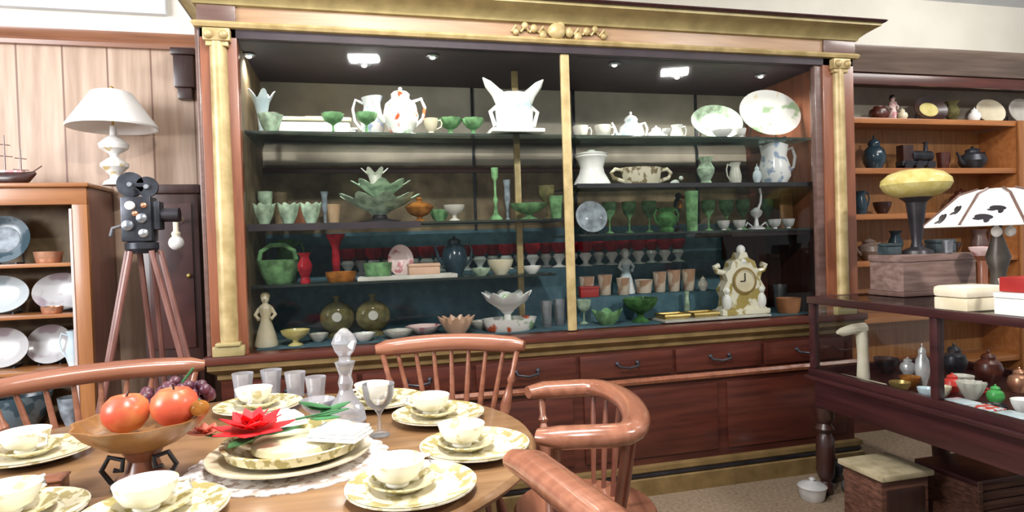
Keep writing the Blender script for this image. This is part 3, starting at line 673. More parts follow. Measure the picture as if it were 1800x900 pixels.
MB().ball((-4*k, -4*k, 52*k), 16*k, 14*k, 13*k).ball((12*k, 0, 48*k), 12*k).obj('ornament', GREENFLORAL, t)
for px, y, l in ((962, .2, 'left'), (984, .24, 'right')):
    put('clear_tumbler', 'clear tumbler on the cabinet floor between the gold bars, '+l+' of two', 'tumbler', px, y, ZF, 20, 46, TUMBLER, CLEAR)
put('clear_goblet', 'clear and green goblet just right of the front gold bar on cabinet floor', 'goblet', 1027, .24, ZF, 26, 42, GOBLET, PALEGREEN, cut=.55)
put('leaf_dish', 'green leaf shaped dish on the cabinet floor beside the large green bowl', 'dish', 1068, .14, ZF, 50, 24, BOWL, GREENGLASS, ruf=.15, n=5, lift=.15)
put('green_bowl', 'large dark green glass bowl on the cabinet floor below the cream beakers', 'bowl', 1126, .17, ZF, 62, 42, FOOTBOWL, DEEPGREEN, cut=.45, ruf=.05)
o = MB().box(-.33, .31, -.1, .1, 0, .012, .004).obj('white_runner', GREYWHITE, loc=spot(1250, .15, ZF+.0005)); tag(o, 'low white display board under the brass trays and mantel clock', 'board')
for px, l, h_ in ((1182, 'left, next to the green bowl', 20), (1233, 'right, next to the mantel clock', 16)):
    t = thing('brass_tray', 'oblong brass tray with raised rim on the white board, '+l, 'tray', spot(px, .15, ZF+.013)); k = m_px(t.location, 1); a = 23*k
    MB().box(-a, a, -.055, .055, 0, .008, .003).obj('base', BRASS, t)
    MB().tube([(-a, -.055, .018), (a, -.055, .018), (a, .055, .018), (-a, .055, .018)], .009, 8, closed=True).obj('rim', BRASS, t)
put('green_flask', 'small pale green flask lying above the brass trays', 'flask', 1208, .262, ZF, 12, 44, JUG, PALEGREEN)
# mantel clock
loc = spot(1303, .14, ZF+.0133); k = m_px(loc, 1)
t = thing('mantel_clock', 'ornate cream and gold china mantel clock at the right of the cabinet floor', 'clock', loc)
body = []
outline = [(-44, 0), (44, 0), (46, 8), (38, 14), (36, 30), (42, 44), (32, 60), (36, 72), (26, 80), (22, 92), (10, 98), (6, 108), (-6, 108), (-10, 98), (-22, 92), (-26, 80), (-36, 72), (-32, 60), (-42, 44), (-36, 30), (-38, 14), (-46, 8)]
MB().poly([(x*k, y*k) for x, y in outline], .07, M=TR(0, .035, 0) @ RX(PI/2)).obj('case', CLOCKCHINA, t, smooth=0)
MB().lathe([(0, 0), (21*k, 0), (21*k, .006), (18*k, .012), (17*k, .006), (0, .006)], 28, M=TR(0, -.035, 58*k) @ RX(PI/2)).obj('dial', CREAM, t)
MB().lathe([(22*k, 0), (24*k, .004), (22*k, .012), (19.5*k, .012), (19.5*k, 0)], 28, ring=True, M=TR(0, -.035, 58*k) @ RX(PI/2)).obj('bezel', BRASS, t)
MB().box(-.8*k, .8*k, -.046, -.043, 58*k, 72*k).box(-9*k, 0, -.046, -.043, 57.2*k, 58.8*k).obj('hands', BLACK, t)
for s in (-1, 1):
    MB().ball((s*34*k, -.03, 22*k), 9*k, 8*k, 15*k).ball((s*34*k, -.03, 42*k), 6*k).obj('cherub', WHITE, t)
    MB().tube([(s*28*k, 0, 72*k), (s*46*k, 0, 76*k), (s*50*k, 0, 84*k), (s*42*k, 0, 86*k)], 5*k, 8).obj('scroll', CLOCKCHINA, t)
MB().ball((0, -.01, 112*k), 8*k, 7*k, 9*k).ball((0, -.02, 92*k), 9*k, 6*k, 7*k).obj('finial', WHITE, t)
MB().box(-47*k, 47*k, -.055, .055, 0, 9*k, .006).obj('plinth', CLOCKCHINA, t)
put('orange_pot', 'orange brown pot on the cabinet floor right of the mantel clock', 'pot', 1386, .15, ZF, 42, 26, BASIN, mottled('terracotta', (.30, .11, .04), (.42, .18, .07), .5))
put('pewter_cup', 'small grey pewter cup behind the orange brown pot', 'cup', 1372, .3, ZF, 24, 44, TUMBLER, STEEL)
put('white_ball_jar', 'tiny white jar left of the mantel clock', 'jar', 1236, .34, SB, 18, 20, POT, GREYWHITE, lid=.3)

# ------------------------------------------------------------------ open shelf unit at the right
SY = .47; SX0, SX1 = 2.87, 6.0
XP = at(1790, SY, 1.6)
unit = thing('shelf_unit', 'tall warm wood open wall shelving right of the display cabinet', 'shelves')
UB = WY-.002
MB().box(SX0, SX1, UB-.015, UB, .12, 2.06).obj('back_panel', SHELFBACK, unit)
MB().box(SX0, SX1, UB-.015, UB, 2.06, 2.36).obj('back_panel', BACKGREY, unit)
uz = [ony(1560, y_, SY).z for y_ in (458, 376, 296, 208)]
for z in uz+[.42, .75]:
    MB().box(SX0, SX1, SY+.01, UB-.016, z-.022, z, .002).obj('shelf', SHELFWOOD, unit)
    MB().box(SX0, SX1, SY-.005, SY+.01, z-.035, z+.002, .004).obj('shelf_lip', SHELFWOOD, unit)
MB().box(SX0, SX0+.03, SY, UB, 0, 2.36).obj('upright', SHELFWOOD, unit)
MB().box(XP-.012, XP+.022, SY-.012, UB-.016, 0, uz[3]-.036, .003).obj('upright', SHELFWOOD, unit)
MB().box(XP-.022, XP+.032, SY-.03, SY-.013, 0, uz[3], .004).obj('face_post', CUPBOARD, unit)
MB().box(SX0, SX1, SY, UB, 2.33, 2.37).box(SX0, SX1, SY-.02, SY, 2.27, 2.34, .004).obj('top_rail', MAHOG, unit)
m = MB(); m.sweep([((SX0, SY, 0), (0, -1, 0)), ((SX1, SY, 0), (0, -1, 0))], [(0, 2.345), (.02, 2.35), (.03, 2.38), (.05, 2.41), (.075, 2.45), (.09, 2.475), (.09, 2.50), (-.27, 2.50), (-.27, 2.345)]); m.obj('cornice', GREYWOODDARK, unit)
MB().box(SX0, SX1, SY+.02, UB, 0, .12).obj('plinth', MAHOG, unit)
def uput(row, px, wpx, hpx, prof, mat, name, label, cat, y=.6, **k):
    return put(name, label, cat, px, y, uz[row], wpx, hpx, prof, mat, **k)
lady('pink_figurine', 'pinkish white china figurine on the top row of the wall shelves', 1570, .65, uz[3], 52, PINK, DARKBLUE)
put('dark_pot', 'dark round pot left of the pinkish figurine on the top wall shelf', 'pot', 1545, .6, uz[3], 34, 28, POT, MAHOG)
put('gilt_knob_jar', 'little cream jar on top wall shelf between figurine and dark oval dish', 'jar', 1586, .53, uz[3], 18, 16, POT, CREAM, lid=.4)
standing_plate('oval_dish', 'dark rimmed oval dish with olive yellow centre on the top wall shelf', 1632, .6, uz[3], 72, 46, DARKWOOD, YELLOWDISH)
put('olive_vase', 'small olive vase right of the dark oval dish', 'vase', 1674, .62, uz[3], 30, 40, VASE, OLIVEGLASS)
put('lidded_jar', 'small white jar before the cream plates on the top wall shelf', 'jar', 1713, .54, uz[3], 20, 20, POT, WHITE, lid=.3)
standing_plate('cream_plate', 'cream plate propped on the top wall shelf, left of a pair', 1737, .62, uz[3], 64, 44, CREAM)
standing_plate('cream_plate', 'cream plate propped on the top wall shelf, right of a pair at the frame edge', 1792, .62, uz[3], 58, 46, GREYWHITE)
put('dark_urn', 'tall dark lidded urn at the left of the second wall shelf', 'urn', 1537, .6, uz[2], 38, 46, POT, DARKBLUE, lid=.35)
t = thing('toy_engine', 'dark toy engine on wheels on the second wall shelf', 'toy engine', spot(1610, .6, uz[2]+.0005)); k = m_px(t.location, 1)
MB().box(-36*k, 36*k, -.03, .03, 8*k, 16*k, .003).lathe([(0, 0), (10*k, 0), (10*k, 44*k), (0, 44*k)], 14, M=TR(-14*k, 0, 25*k) @ RY(PI/2)).lathe([(4*k, 0), (3*k, 12*k), (5*k, 16*k)], 12, M=TR(22*k, 0, 34*k)).obj('body', BLACKMETAL, t)
MB().box(-34*k, -12*k, -.03, .03, 16*k, 44*k, .003).obj('cab', DARKWOOD, t)
for x in (-24, 0, 24):
    for y in (-.034, .034): MB().lathe([(0, -.004), (8.5*k, -.004), (8.5*k, .004), (0, .004)], 16, M=TR(x*k, y, 8.5*k) @ RX(PI/2)).obj('wheel', BLACK, t)
put('iron_kettle', 'dark iron kettle at the right of the second wall shelf', 'kettle', 1710, .6, uz[2], 44, 34, POT, BLACKMETAL, handle=1, spout=-1, lid=.25)
put('brown_mug', 'brown mug between the toy engine and iron kettle', 'mug', 1658, .62, uz[2], 22, 32, TUMBLER, MAHOG, handle=1)
put('dark_jug', 'dark jug on the third wall shelf beside the cabinet post', 'jug', 1512, .6, uz[1], 30, 42, JUG, DARKBLUE, handle=1)
put('brown_bowl', 'brown bowl on the third wall shelf left of the yellow lamp', 'bowl', 1551, .58, uz[1], 30, 22, BOWL, DARKWOOD)
put('brown_pot', 'brown pot on third wall shelf behind the yellow lamp', 'pot', 1690, .6, uz[1], 40, 36, POT, MAHOG, lid=.2)
put('grey_teapot', 'grey brown teapot on the fourth wall shelf beside the cabinet post', 'teapot', 1528, .58, uz[0], 40, 32, POT, mottled('grey_brown_glaze', (.12, .08, .06), (.24, .18, .15), .4), handle=1, spout=-1, lid=.3)
put('black_vase', 'black narrow vase on the fourth wall shelf left of the yellow lamp stem', 'vase', 1575, .6, uz[0], 28, 50, VASE, DARKBLUE)
put('dark_bowl', 'dark bowl on the fourth wall shelf right of the yellow lamp stem', 'bowl', 1665, .6, uz[0], 44, 26, BOWL, DARKWOOD)
put('brown_jug', 'brown jug on fourth wall shelf behind the white shaded lamp', 'jug', 1722, .6, uz[0], 34, 46, JUG, GREYWOOD, handle=1)

# ------------------------------------------------------------------ glass display case on turned legs
X0, X1, Y1, Y0 = 2.20, 3.02, -.22, -2.3
CT, TRAY = .995, .60
case = thing('glass_case', 'dark wood glass topped display case on turned legs at the right', 'display case')
def frame_ring(z0, z1, w, name, mat, bev=.005):
    m = MB(); m.box(X0, X0+w, Y0, Y1, z0, z1, bev).box(X1-w, X1, Y0, Y1, z0, z1, bev).box(X0+w, X1-w, Y1-w, Y1, z0, z1, bev).box(X0+w, X1-w, Y0, Y0+w, z0, z1, bev)
    return m.obj(name, mat, case)
frame_ring(CT-.035, CT, .04, 'top_rail', DARKWOODX)
frame_ring(TRAY-.0, TRAY+.035, .04, 'bottom_rail', DARKWOODX)
m = MB(); m.box(X0+.02, X1-.02, Y0+.02, Y1-.02, TRAY-.16, TRAY-.02, .006).obj('apron', DARKWOODX, case)
MB().box(X0-.015, X1+.015, Y0-.015, Y1+.015, TRAY-.022, TRAY, .008).obj('tray', DARKWOODX, case)
ys = [Y1-.03, ony(1645, 600, 0).y]
ys[1] = -.93
for y in (Y1-.025, ys[1], -1.62, Y0+.025):
    for x in (X0+.022, X1-.022):
        MB().box(x-.017, x+.017, y-.017, y+.017, TRAY+.035, CT-.035, .003).obj('corner_post', DARKWOODX, case)
MB().box(X0+.016, X0+.021, Y0+.04, Y1-.04, TRAY+.035, CT-.035).obj('front_pane', PANE, case, smooth=0)
MB().box(X1-.021, X1-.016, Y0+.04, Y1-.04, TRAY+.035, CT-.035).obj('rear_pane', PANE, case, smooth=0)
MB().box(X0+.04, X1-.04, Y1-.021, Y1-.016, TRAY+.035, CT-.035).obj('end_pane', PANE, case, smooth=0)
MB().box(X0+.036, X1-.036, Y0+.036, Y1-.036, CT-.010, CT-.002).obj('top_pane', PANE, case, smooth=0)
LEG = [(0, 0), (.022, 0), (.03, .02), (.032, .05), (.024, .07), (.04, .1), (.045, .2), (.042, .28), (.028, .31), (.045, .335), (.028, .36), (.045, .385), (.045, .44), (0, .44)]
for x in (X0+.05, X1-.05):
    for y in (Y1-.05, Y0+.07): MB().lathe(LEG, 20, M=TR(x, y, 0)).obj('leg', DARKWOOD, case)
# inside the case
TZ = TRAY+.001
def atx(px, x, z):
    """y of the point at x and z that shows in column px"""
    py = 600.0
    for _ in range(12):
        d = ray(px, py); t = (x-CAM.x)/d.x; y = CAM.y+t*d.y
        py = project((x, y, z))[1]
    return y
def case_item(name, label, cat, px, x, wpx, hpx, prof, mat, **k):
    p = (x, atx(px, x, TZ), TZ); w, h = m_px(p, wpx), m_px(p, hpx)
    return vessel(name, label, cat, p, w, h, prof, mat, **k)
o = MB().box(-.03, .03, -.13, .13, 0, .012, .003).obj('paper_strip', PAPER, loc=(2.295, atx(1508, 2.29, TZ), TZ)); o.rotation_euler = (0, 0, .05)
tag(o, 'long cream card strip lying inside the far end of the glass case', 'card')
loc = Vector((at(1517, -.40, .7), -.40, TZ)); k = m_px(loc, 1)
t = thing('hand_stand', 'cream bent display arm for gloves standing in the far end of glass case', 'display arm', loc)
MB().tube([(0, 0, 0), (0, 0, 40*k), (-2*k, 0, 84*k)], [11*k, 9*k, 10*k], 12).obj('arm', PAPER, t)
MB().tube([(4*k, 0, 88*k), (-20*k, 0, 88*k), (-42*k, 0, 84*k), (-52*k, 0, 84*k)], [10*k, 9*k, 8*k, 3*k], 10).obj('pointing_hand', PAPER, t)
rows = [
 ('silver_locket', 'round silver box standing inside the case beside the cream arm', 'box', 1596, 2.62, 26, 24, POT, SILVER, dict(lid=.3)),
 ('silver_bottle', 'silver capped bottle at the middle post of the glass case', 'bottle', 1622, 2.50, 24, 56, POT, SILVER, dict(lid=.3)),
 ('dark_bowl', 'dark wooden bowl inside the case left of the silver bottle', 'bowl', 1558, 2.56, 40, 26, BOWL, BLACK, {}),
 ('orange_dish', 'orange dish in the case left of the middle post', 'dish', 1600, 2.42, 34, 18, BOWL, AMBER, {}),
 ('blue_dish', 'pale blue dish in the case left of the middle post', 'dish', 1628, 2.31, 28, 18, BOWL, PALEBLUE, {}),
 ('tan_bowl', 'tan wooden bowl in the case right of the card strip', 'bowl', 1582, 2.30, 34, 18, BOWL, BRASS, {}),
 ('red_pot', 'small red pot in the case right of the middle post', 'pot', 1674, 2.50, 32, 26, POT, mottled('bright_red_glaze', (.50, .03, .025), (.66, .07, .05), .3), dict(lid=.3)),
 ('cream_salt', 'cream dish in the case at the foot of the middle post', 'dish', 1658, 2.40, 26, 18, BOWL, CREAM, {}),
 ('grey_shell', 'grey brown fluted shell in the case behind the blue boxes', 'shell', 1708, 2.46, 42, 30, BOWL, GREYWHITE, dict(ruf=.15, n=11)),
 ('green_jar', 'bright green glass jar in the case', 'jar', 1750, 2.48, 28, 26, POT, mottled('bright_green_glaze', (.04, .26, .05), (.10, .42, .13), .3), dict(lid=.3)),
 ('white_bowl', 'oval white bowl in the case right of the bright green jar', 'bowl', 1796, 2.44, 40, 24, BOWL, WHITE, dict(sy=.7)),
 ('black_dish', 'black low dish in the case before the bright green jar', 'dish', 1748, 2.38, 40, 10, BOWL, BLACK, {}),
 ('dark_urn', 'dark brown urn at the back of the case right of the middle post', 'urn', 1678, 2.82, 40, 42, POT, BLACKMETAL, dict(lid=.3)),
 ('brown_urn', 'reddish brown pot at the back of the case near the frame edge', 'pot', 1738, 2.82, 44, 42, POT, MAHOG, dict(lid=.3)),
 ('copper_jar', 'copper jar at the back of the case, rightmost by the frame edge', 'jar', 1792, 2.74, 36, 34, POT, COPPER, dict(lid=.3)),
 ('pearl_dish', 'pale grey china dish in the case between red pot and dark urn', 'dish', 1692, 2.64, 36, 18, BOWL, GREYWHITE, {}),
]
for nm, lb, ct, px, x, w_, h_, pf, mt, kw in rows: case_item(nm, lb, ct, px, x, w_, h_, pf, mt, **kw)
for px, w_, l_, mt, lb in ((1690, .042, .05, PALEBLUE, 'pale blue jewellery box in the case, left by the middle post'), (1734, .042, .045, decorated('blue_red_card', (.55, .62, .66), (.6, .06, .04), .4, 40, .46), 'blue box with red beads in the case'), (1785, .042, .05, PALEBLUE, 'pale blue jewellery box in the case, right by the frame edge')):
    t = thing('jewellery_box', lb, 'box', (2.295, atx(px, 2.295, TZ), TZ), 0)
    MB().box(-w_, w_, -l_, l_, 0, .022, .004).obj('body', mt, t); MB().box(-w_, w_, -l_, l_, .0222, .03, .004).obj('lid', mt, t)
t = thing('bead_string', 'string of red beads coiled in the glass case', 'beads', (2.60, atx(1735, 2.60, TZ), TZ))
m = MB()
for i in range(16):
    a = i*2*PI/16; m.ball((.04*math.cos(a), .03*math.sin(a), .009), .009, seg=8)
m.obj('beads', REDCARD, t)
# on top of the case
TOP = CT+.0005
loc = Vector((at(1622, -.40, TOP), -.40, TOP)); k = m_px(loc, 1)
box_h = 70*k
t = thing('wooden_chest', 'mauve brown wooden chest on the glass case under the yellow dish lamp', 'chest', loc)
MB().box(-77*k, 77*k, -.10, .10, 8*k, 58*k, .004).obj('body', ROUGHBOX, t)
MB().box(-79*k, 79*k, -.105, .105, 58*k, box_h, .006).obj('lid', ROUGHBOX, t)
MB().box(-80*k, 80*k, -.108, .108, 0, 8*k, .004).obj('plinth', GREYWOOD, t)
CX, CZ = loc.x, TOP+box_h+.0005
l2 = Vector((at(1612, -.41, CZ), -.41, CZ)); k2 = m_px(l2, 1)
t = thing('dish_lamp', 'dark stemmed lamp with wide yellow glass dish shade on the wooden chest', 'lamp', l2)
MB().lathe([(0, 0), (26*k2, 0), (24*k2, 6*k2), (10*k2, 12*k2), (8*k2, 22*k2), (10*k2, 40*k2), (16*k2, 90*k2), (20*k2, 94*k2), (28*k2, 100*k2), (33*k2, 110*k2), (30*k2, 112*k2), (0, 106*k2)], 26).obj('stem', BLACK, t)
shade = tinted_glass('yellow_shade_glass', (.75, .66, .28), .15, .25, (.60, .48, .14))
MB().lathe([(24*k2, 98*k2), (38*k2, 103*k2), (50*k2, 112*k2), (55*k2, 122*k2), (53*k2, 131*k2), (42*k2, 141*k2), (24*k2, 147*k2), (0, 149*k2)], 36, .02, 16).obj('lamp_shade', shade, t)
for dx, dy, w_, h_, mt, nm, lb in ((-58, .03, 28, 20, LACQUER, 'leather_case', 'small dark green leather case at the left on the wooden chest'), (48, .02, 44, 24, LACQUER, 'binocular_case', 'dark teal leather case at the right on the wooden chest')):
    t = thing(nm, lb, 'case', (CX+dx*k, -.40+dy, CZ))
    MB().box(-w_/2*k, w_/2*k, -.035, .035, 0, h_*.7*k, .006).obj('body', mt, t); MB().box(-w_/2*k*1.03, w_/2*k*1.03, -.037, .037, h_*.7*k, h_*k, .008).obj('lid', mt, t)
vessel('steel_cup', 'small steel cup at the foot of the yellow dish lamp', 'cup', (CX+20*k, -.49, CZ), 18*k, 22*k, TUMBLER, STEEL)
# leaded white lamp
l3 = Vector((2.52, atx(1756, 2.52, TOP), TOP)); k3 = m_px(l3, .94)
t = thing('painted_lamp', 'white panelled lamp with dark painted marks on its wide shade', 'lamp', l3)
MB().lathe([(0, 0), (26*k3, 0), (25*k3, 8*k3), (14*k3, 16*k3), (12*k3, 60*k3), (20*k3, 90*k3), (8*k3, 130*k3), (7*k3, 190*k3), (0, 190*k3)], 20).obj('base', mottled('dark_bronze', (.07, .06, .05), (.14, .12, .1), .4, 9, .4), t)
mk = decorated('white_shade_dark_marks', (.92, .91, .87), (.80, .76, .66), .5, 8, .36)
z0, z1 = 148*k3, 218*k3
MB().lathe([(118*k3, z0), (119*k3, z0+4*k3), (60*k3, z1-12*k3), (30*k3, z1-2*k3), (8*k3, z1), (0, z1), (0, z1-6*k3), (28*k3, z1-8*k3), (56*k3, z1-18*k3), (114*k3, z0)], 8, ring=True, M=RZ(.2)).obj('lamp_shade', mk, t, smooth=20)
for i in range(8):
    a = .2+PI/8+i*PI/4
    for u, v, q in ((.22, -.22, 1.0), (.50, .16, .85)):
        f = math.cos(PI/8); r0, r1 = 118.5*k3*f, 60*k3*f; h0, h1 = z0+4*k3, z1-12*k3
        rr, hh = r0+(r1-r0)*u, h0+(h1-h0)*u; sl = math.atan2(h1-h0, r0-r1)
        M = RZ(a) @ TR(rr, v*60*k3*(1-u*.5), hh) @ RY(PI/2-(PI/2-sl)) @ RZ(.5+i)
        m = MB(); m.ball((0, 0, 0), 15*k3*q, 8*k3*q, .9*k3, M=M).ball((8*k3, 6*k3, 0), 8*k3*q, 4*k3*q, .9*k3, M=M).ball((-6*k3, 7*k3, 0), 5*k3*q, 8*k3*q, .9*k3, M=M)
        m.obj('painted_mark', BLACK, t)
m = MB()
for i in range(8):
    a = .2+i*PI/4; c, s = math.cos(a), math.sin(a)
    m.tube([(c*118.5*k3, s*118.5*k3, z0+3*k3), (c*60*k3, s*60*k3, z1-11*k3), (c*30*k3, s*30*k3, z1-1*k3)], 2.6*k3, 6)
m.obj('lead_strip', GREYWOOD, t)
for x in (-28, 4):
    MB().lathe([(3*k3, z0+2*k3), (4*k3, z0-4*k3)], 10, M=TR(x*k3, -20*k3, 0)).ball((x*k3, -20*k3, z0-11*k3), 9*k3, 9*k3, 10*k3).obj('bulb', WHITE, t)
MB().tube([(-28*k3, -20*k3, z0+1*k3), (-10*k3, -6*k3, z0+14*k3), (0, 0, z0+16*k3), (4*k3, -20*k3, z0+1*k3)], 2.5*k3, 6).obj('lamp_arm', BRASS, t)
# the other things on the case
l4 = Vector((2.305, atx(1704, 2.305, TOP), TOP)); k4 = m_px(l4, 1)
t = thing('cream_box', 'cream domed box with painted flecks on the case beside the wooden chest', 'box', l4)
MB().box(-42*k4, 42*k4, -.07, .07, 0, 22*k4, .006).obj('body', CREAM, t)
MB().box(-44*k4, 44*k4, -.073, .073, 22*k4, 42*k4, .016).obj('lid', PAPER, t)
l5 = Vector((2.30, atx(1806, 2.30, TOP), TOP)); k5 = m_px(l5, 1)
t = thing('white_box', 'glossy white box on the case at the right edge of the photo', 'box', l5)
MB().box(-38*k5, 38*k5, -.06, .06, 0, 30*k5, .006).obj('body', WHITE, t); MB().box(-39*k5, 39*k5, -.062, .062, 30*k5, 40*k5, .006).obj('lid', WHITE, t)
o = MB().box(-32*k5, 36*k5, -.055, .055, 0, 26*k5, .004).obj('red_book', REDCARD, loc=(l5.x+4*k5, l5.y, l5.z+40*k5+.001)); tag(o, 'dark red covered book on top of the glossy white box', 'book')
l6 = Vector((at(1764, -.93, TOP), -.93, TOP))
vessel('pewter_jar', 'tall narrow pale jar between the cream box and the glossy white box', 'jar', (2.30, atx(1764, 2.30, TOP), TOP), 18*k5, 62*k5, TALL, GREYWHITE)
l7 = Vector((2.88, atx(1728, 2.88, TOP), TOP)); k7 = m_px(l7, 1)
t = thing('pink_compote', 'pinkish white dish on a dark wooden foot behind the cream box', 'compote', l7)
MB().lathe([(0, 0), (16*k7, 0), (14*k7, 8*k7), (7*k7, 20*k7), (8*k7, 60*k7), (14*k7, 68*k7), (0, 68*k7)], 18).obj('foot', OAKZ, t)
MB().lathe(shell(BOWL, 40*k7, 16*k7), 24, M=TR(0, 0, 68*k7)).obj('bowl', PINK, t)
# under the case
p = onz(1568, 896, 0); p = Vector((2.56, -.66, 0))
p.x = at(1568, -.66, .2)
t = thing('topped_crate', 'small wooden crate with pale worn top under the glass case', 'crate', (p.x+.04, -.58, 0), .0)
MB().box(-.125, .125, -.11, .11, 0, .225, .005).obj('body', WICKER, t)
MB().box(-.14, .14, -.13, .13, .225, .25, .006).obj('top', mottled('worn_pale_top', (.30, .25, .15), (.50, .43, .28), .6, 12), t)
MB().box(-.10, .10, -.117, -.11, .06, .18, .003).obj('front_panel', DARKWOOD, t)
xw = at(1722, -.72, .15)
t = thing('slatted_crate', 'red brown slatted wooden crate under the case near the frame edge', 'crate', (xw+.07, -.66, 0))
for i in range(5): MB().box(-.2, .2, -.155, -.145, .01+i*.042, .045+i*.042, .003).obj('slat', WICKER, t)
MB().box(-.19, .19, -.144, .14, 0, .2).obj('body', WICKER, t)
for s in (-1, 1): MB().box(s*.19-.012, s*.19+.012, -.165, -.155, 0, .225, .003).obj('corner_strip', WICKER, t)
MB().box(-.205, .205, -.16, .15, .2, .225, .004).obj('lid', DARKWOODX, t)
l8 = onz(1441, 884, 0)
vessel('silver_dish', 'bright silver covered dish on the floor by the leg of the glass case', 'dish', (l8.x, l8.y+.05, .0005), .13, .06, BASIN, SILVER, lid=.8)
l8 = onz(1508, 872, 0)
vessel('steel_pot', 'small dull steel pot on the floor right of the bright silver dish', 'pot', (l8.x, l8.y+.05, .0005), .085, .07, POT, STEEL, lid=.2, handle=1)
vessel('black_kettle', 'black iron kettle on the floor behind the bright silver dish', 'kettle', (at(1455, -.12, .1), -.13, .0005), .13, .12, POT, BLACKMETAL, lid=.2, handle=1)

# ------------------------------------------------------------------ cupboard at the left with plates
CY0, CY1 = .42, .73; CXR = at(158, CY0, 1.3); CXL = -2.2
CH = ony(100, 322, CY0).z
cup = thing('plate_cupboard', 'orange oak open cupboard holding plates at the left', 'cupboard')
MB().box(CXL, CXR+.015, CY0-.03, CY1, CH-.02, CH, .006).obj('top', CUPBOARDX, cup)
MB().box(CXL, CXR, CY0-.008, CY0+.02, CH-.10, CH-.02, .003).obj('top_rail', CUPBOARDX, cup)
sw = CXR-at(131, CY0, 1.3)
MB().box(CXR-sw, CXR, CY0-.008, CY0+.02, 0, CH-.10, .003).obj('stile', CUPBOARD, cup)
MB().box(CXR-.02, CXR, CY0+.02, CY1, 0, CH-.02).obj('side', CUPSIDE, cup)
MB().box(CXL, CXL+.02, CY0+.02, CY1, 0, CH-.02).obj('side', CUPSIDE, cup)
MB().box(CXL, CXL+sw, CY0-.008, CY0+.02, 0, CH-.10, .003).obj('stile', CUPBOARD, cup)
MB().box(CXR-sw-.012, CXR-sw, CY0-.012, CY0+.01, .3, CH-.12, .003).obj('edge_highlight', mottled('pale_pink_highlight', (.55, .42, .38), (.68, .56, .52), .4, 5), cup)  # pale strip put in as the highlight along the glass edge
MB().box(CXL, CXR-.02, CY1-.012, CY1, 0, CH-.02).obj('back', BACKBROWN, cup)
cz = [ony(100, y_, CY0+.02).z for y_ in (462, 552, 650, 762)]
for z in cz: MB().box(CXL+.021, CXR-.021, CY0+.02, CY1-.013, z-.018, z, .002).obj('shelf', CUPBOARDX, cup)
def cplate(row, px, w_, h_, mat, mat2, lb, y=.6):
    standing_plate('display_plate', lb, px, y, cz[row], w_, h_, mat, mat2, tilt=.25)
BLUEPLATE = decorated('grey_blue_plate', (.12, .16, .19), (.04, .07, .09), .25, 14, .48)
cplate(0, 12, 82, 84, BLUEPLATE, BLUEGREY, 'dark blue grey plate on the top cupboard shelf')
put('copper_dish', 'small copper dish on the top cupboard shelf', 'dish', 86, .52, cz[0], 44, 20, BASIN, COPPER)
PALEPL = decorated('white_blue_plate', (.44, .49, .51), (.26, .32, .34), .2, 9, .38); PALEPL2 = decorated('white_mauve_plate', (.46, .46, .47), (.30, .25, .28), .2, 8, .40)
cplate(1, 4, 92, 66, PALEPL, None, 'pale blue white plate on the second cupboard shelf, left by the frame edge')
cplate(1, 112, 88, 66, PALEPL2, None, 'pale mauve grey plate on the second cupboard shelf, right by the stile')
put('copper_dish', 'small copper dish before the mauve grey plate', 'dish', 92, .5, cz[1], 34, 12, BASIN, COPPER)
cplate(2, 8, 84, 70, PALEPL2, None, 'grey mauve plate on the third cupboard shelf by the frame edge')
cplate(2, 92, 72, 68, PALEPL2, None, 'white plate with mauve marks on the third cupboard shelf', .64)
put('white_jug', 'pale blue white jug on the third cupboard shelf by the stile', 'jug', 134, .50, cz[2], 36, 64, JUG, PALEBLUE, handle=-1)
put('blue_bowl', 'large blue grey bowl on the fourth cupboard shelf', 'bowl', 30, .55, cz[3], 110, 66, BOWL, BLUEPLATE)
put('glass_bowl', 'pale glass bowl on the fourth cupboard shelf behind the left chair', 'bowl', 126, .58, cz[3], 40, 50, BOWL, BLUEGREY)
# table lamp
l9 = Vector((at(203, .545, CH), .545, CH+.0005)); k9 = m_px(l9, 1)
t = thing('table_lamp', 'white table lamp with cone shade on top of the plate cupboard', 'lamp', l9)
MB().lathe([(0, 0), (20*k9, 0), (18*k9, 6*k9), (8*k9, 12*k9), (8*k9, 18*k9), (14*k9, 24*k9), (22*k9, 32*k9), (22*k9, 38*k9), (12*k9, 46*k9), (6*k9, 50*k9), (8*k9, 55*k9), (22*k9, 64*k9), (24*k9, 72*k9), (14*k9, 82*k9), (6*k9, 88*k9), (5*k9, 104*k9), (0, 104*k9)], 26).obj('base', decorated('white_china_gold_blue', (.84, .84, .82), (.60, .48, .22), .2, 15, .36, (.55, .62, .75)), t)
MB().lathe([(70*k9, 100*k9), (71*k9, 103*k9), (32*k9, 162*k9), (24*k9, 165*k9), (24*k9, 163*k9), (30*k9, 160*k9), (67*k9, 101*k9)], 40, ring=True).obj('lamp_shade', SHADEWHITE, t)
MB().tube([(0, 0, 104*k9), (0, 0, 166*k9)], 2*k9, 6).ball((0, 0, 170*k9), 4*k9).obj('finial', BRASS, t)
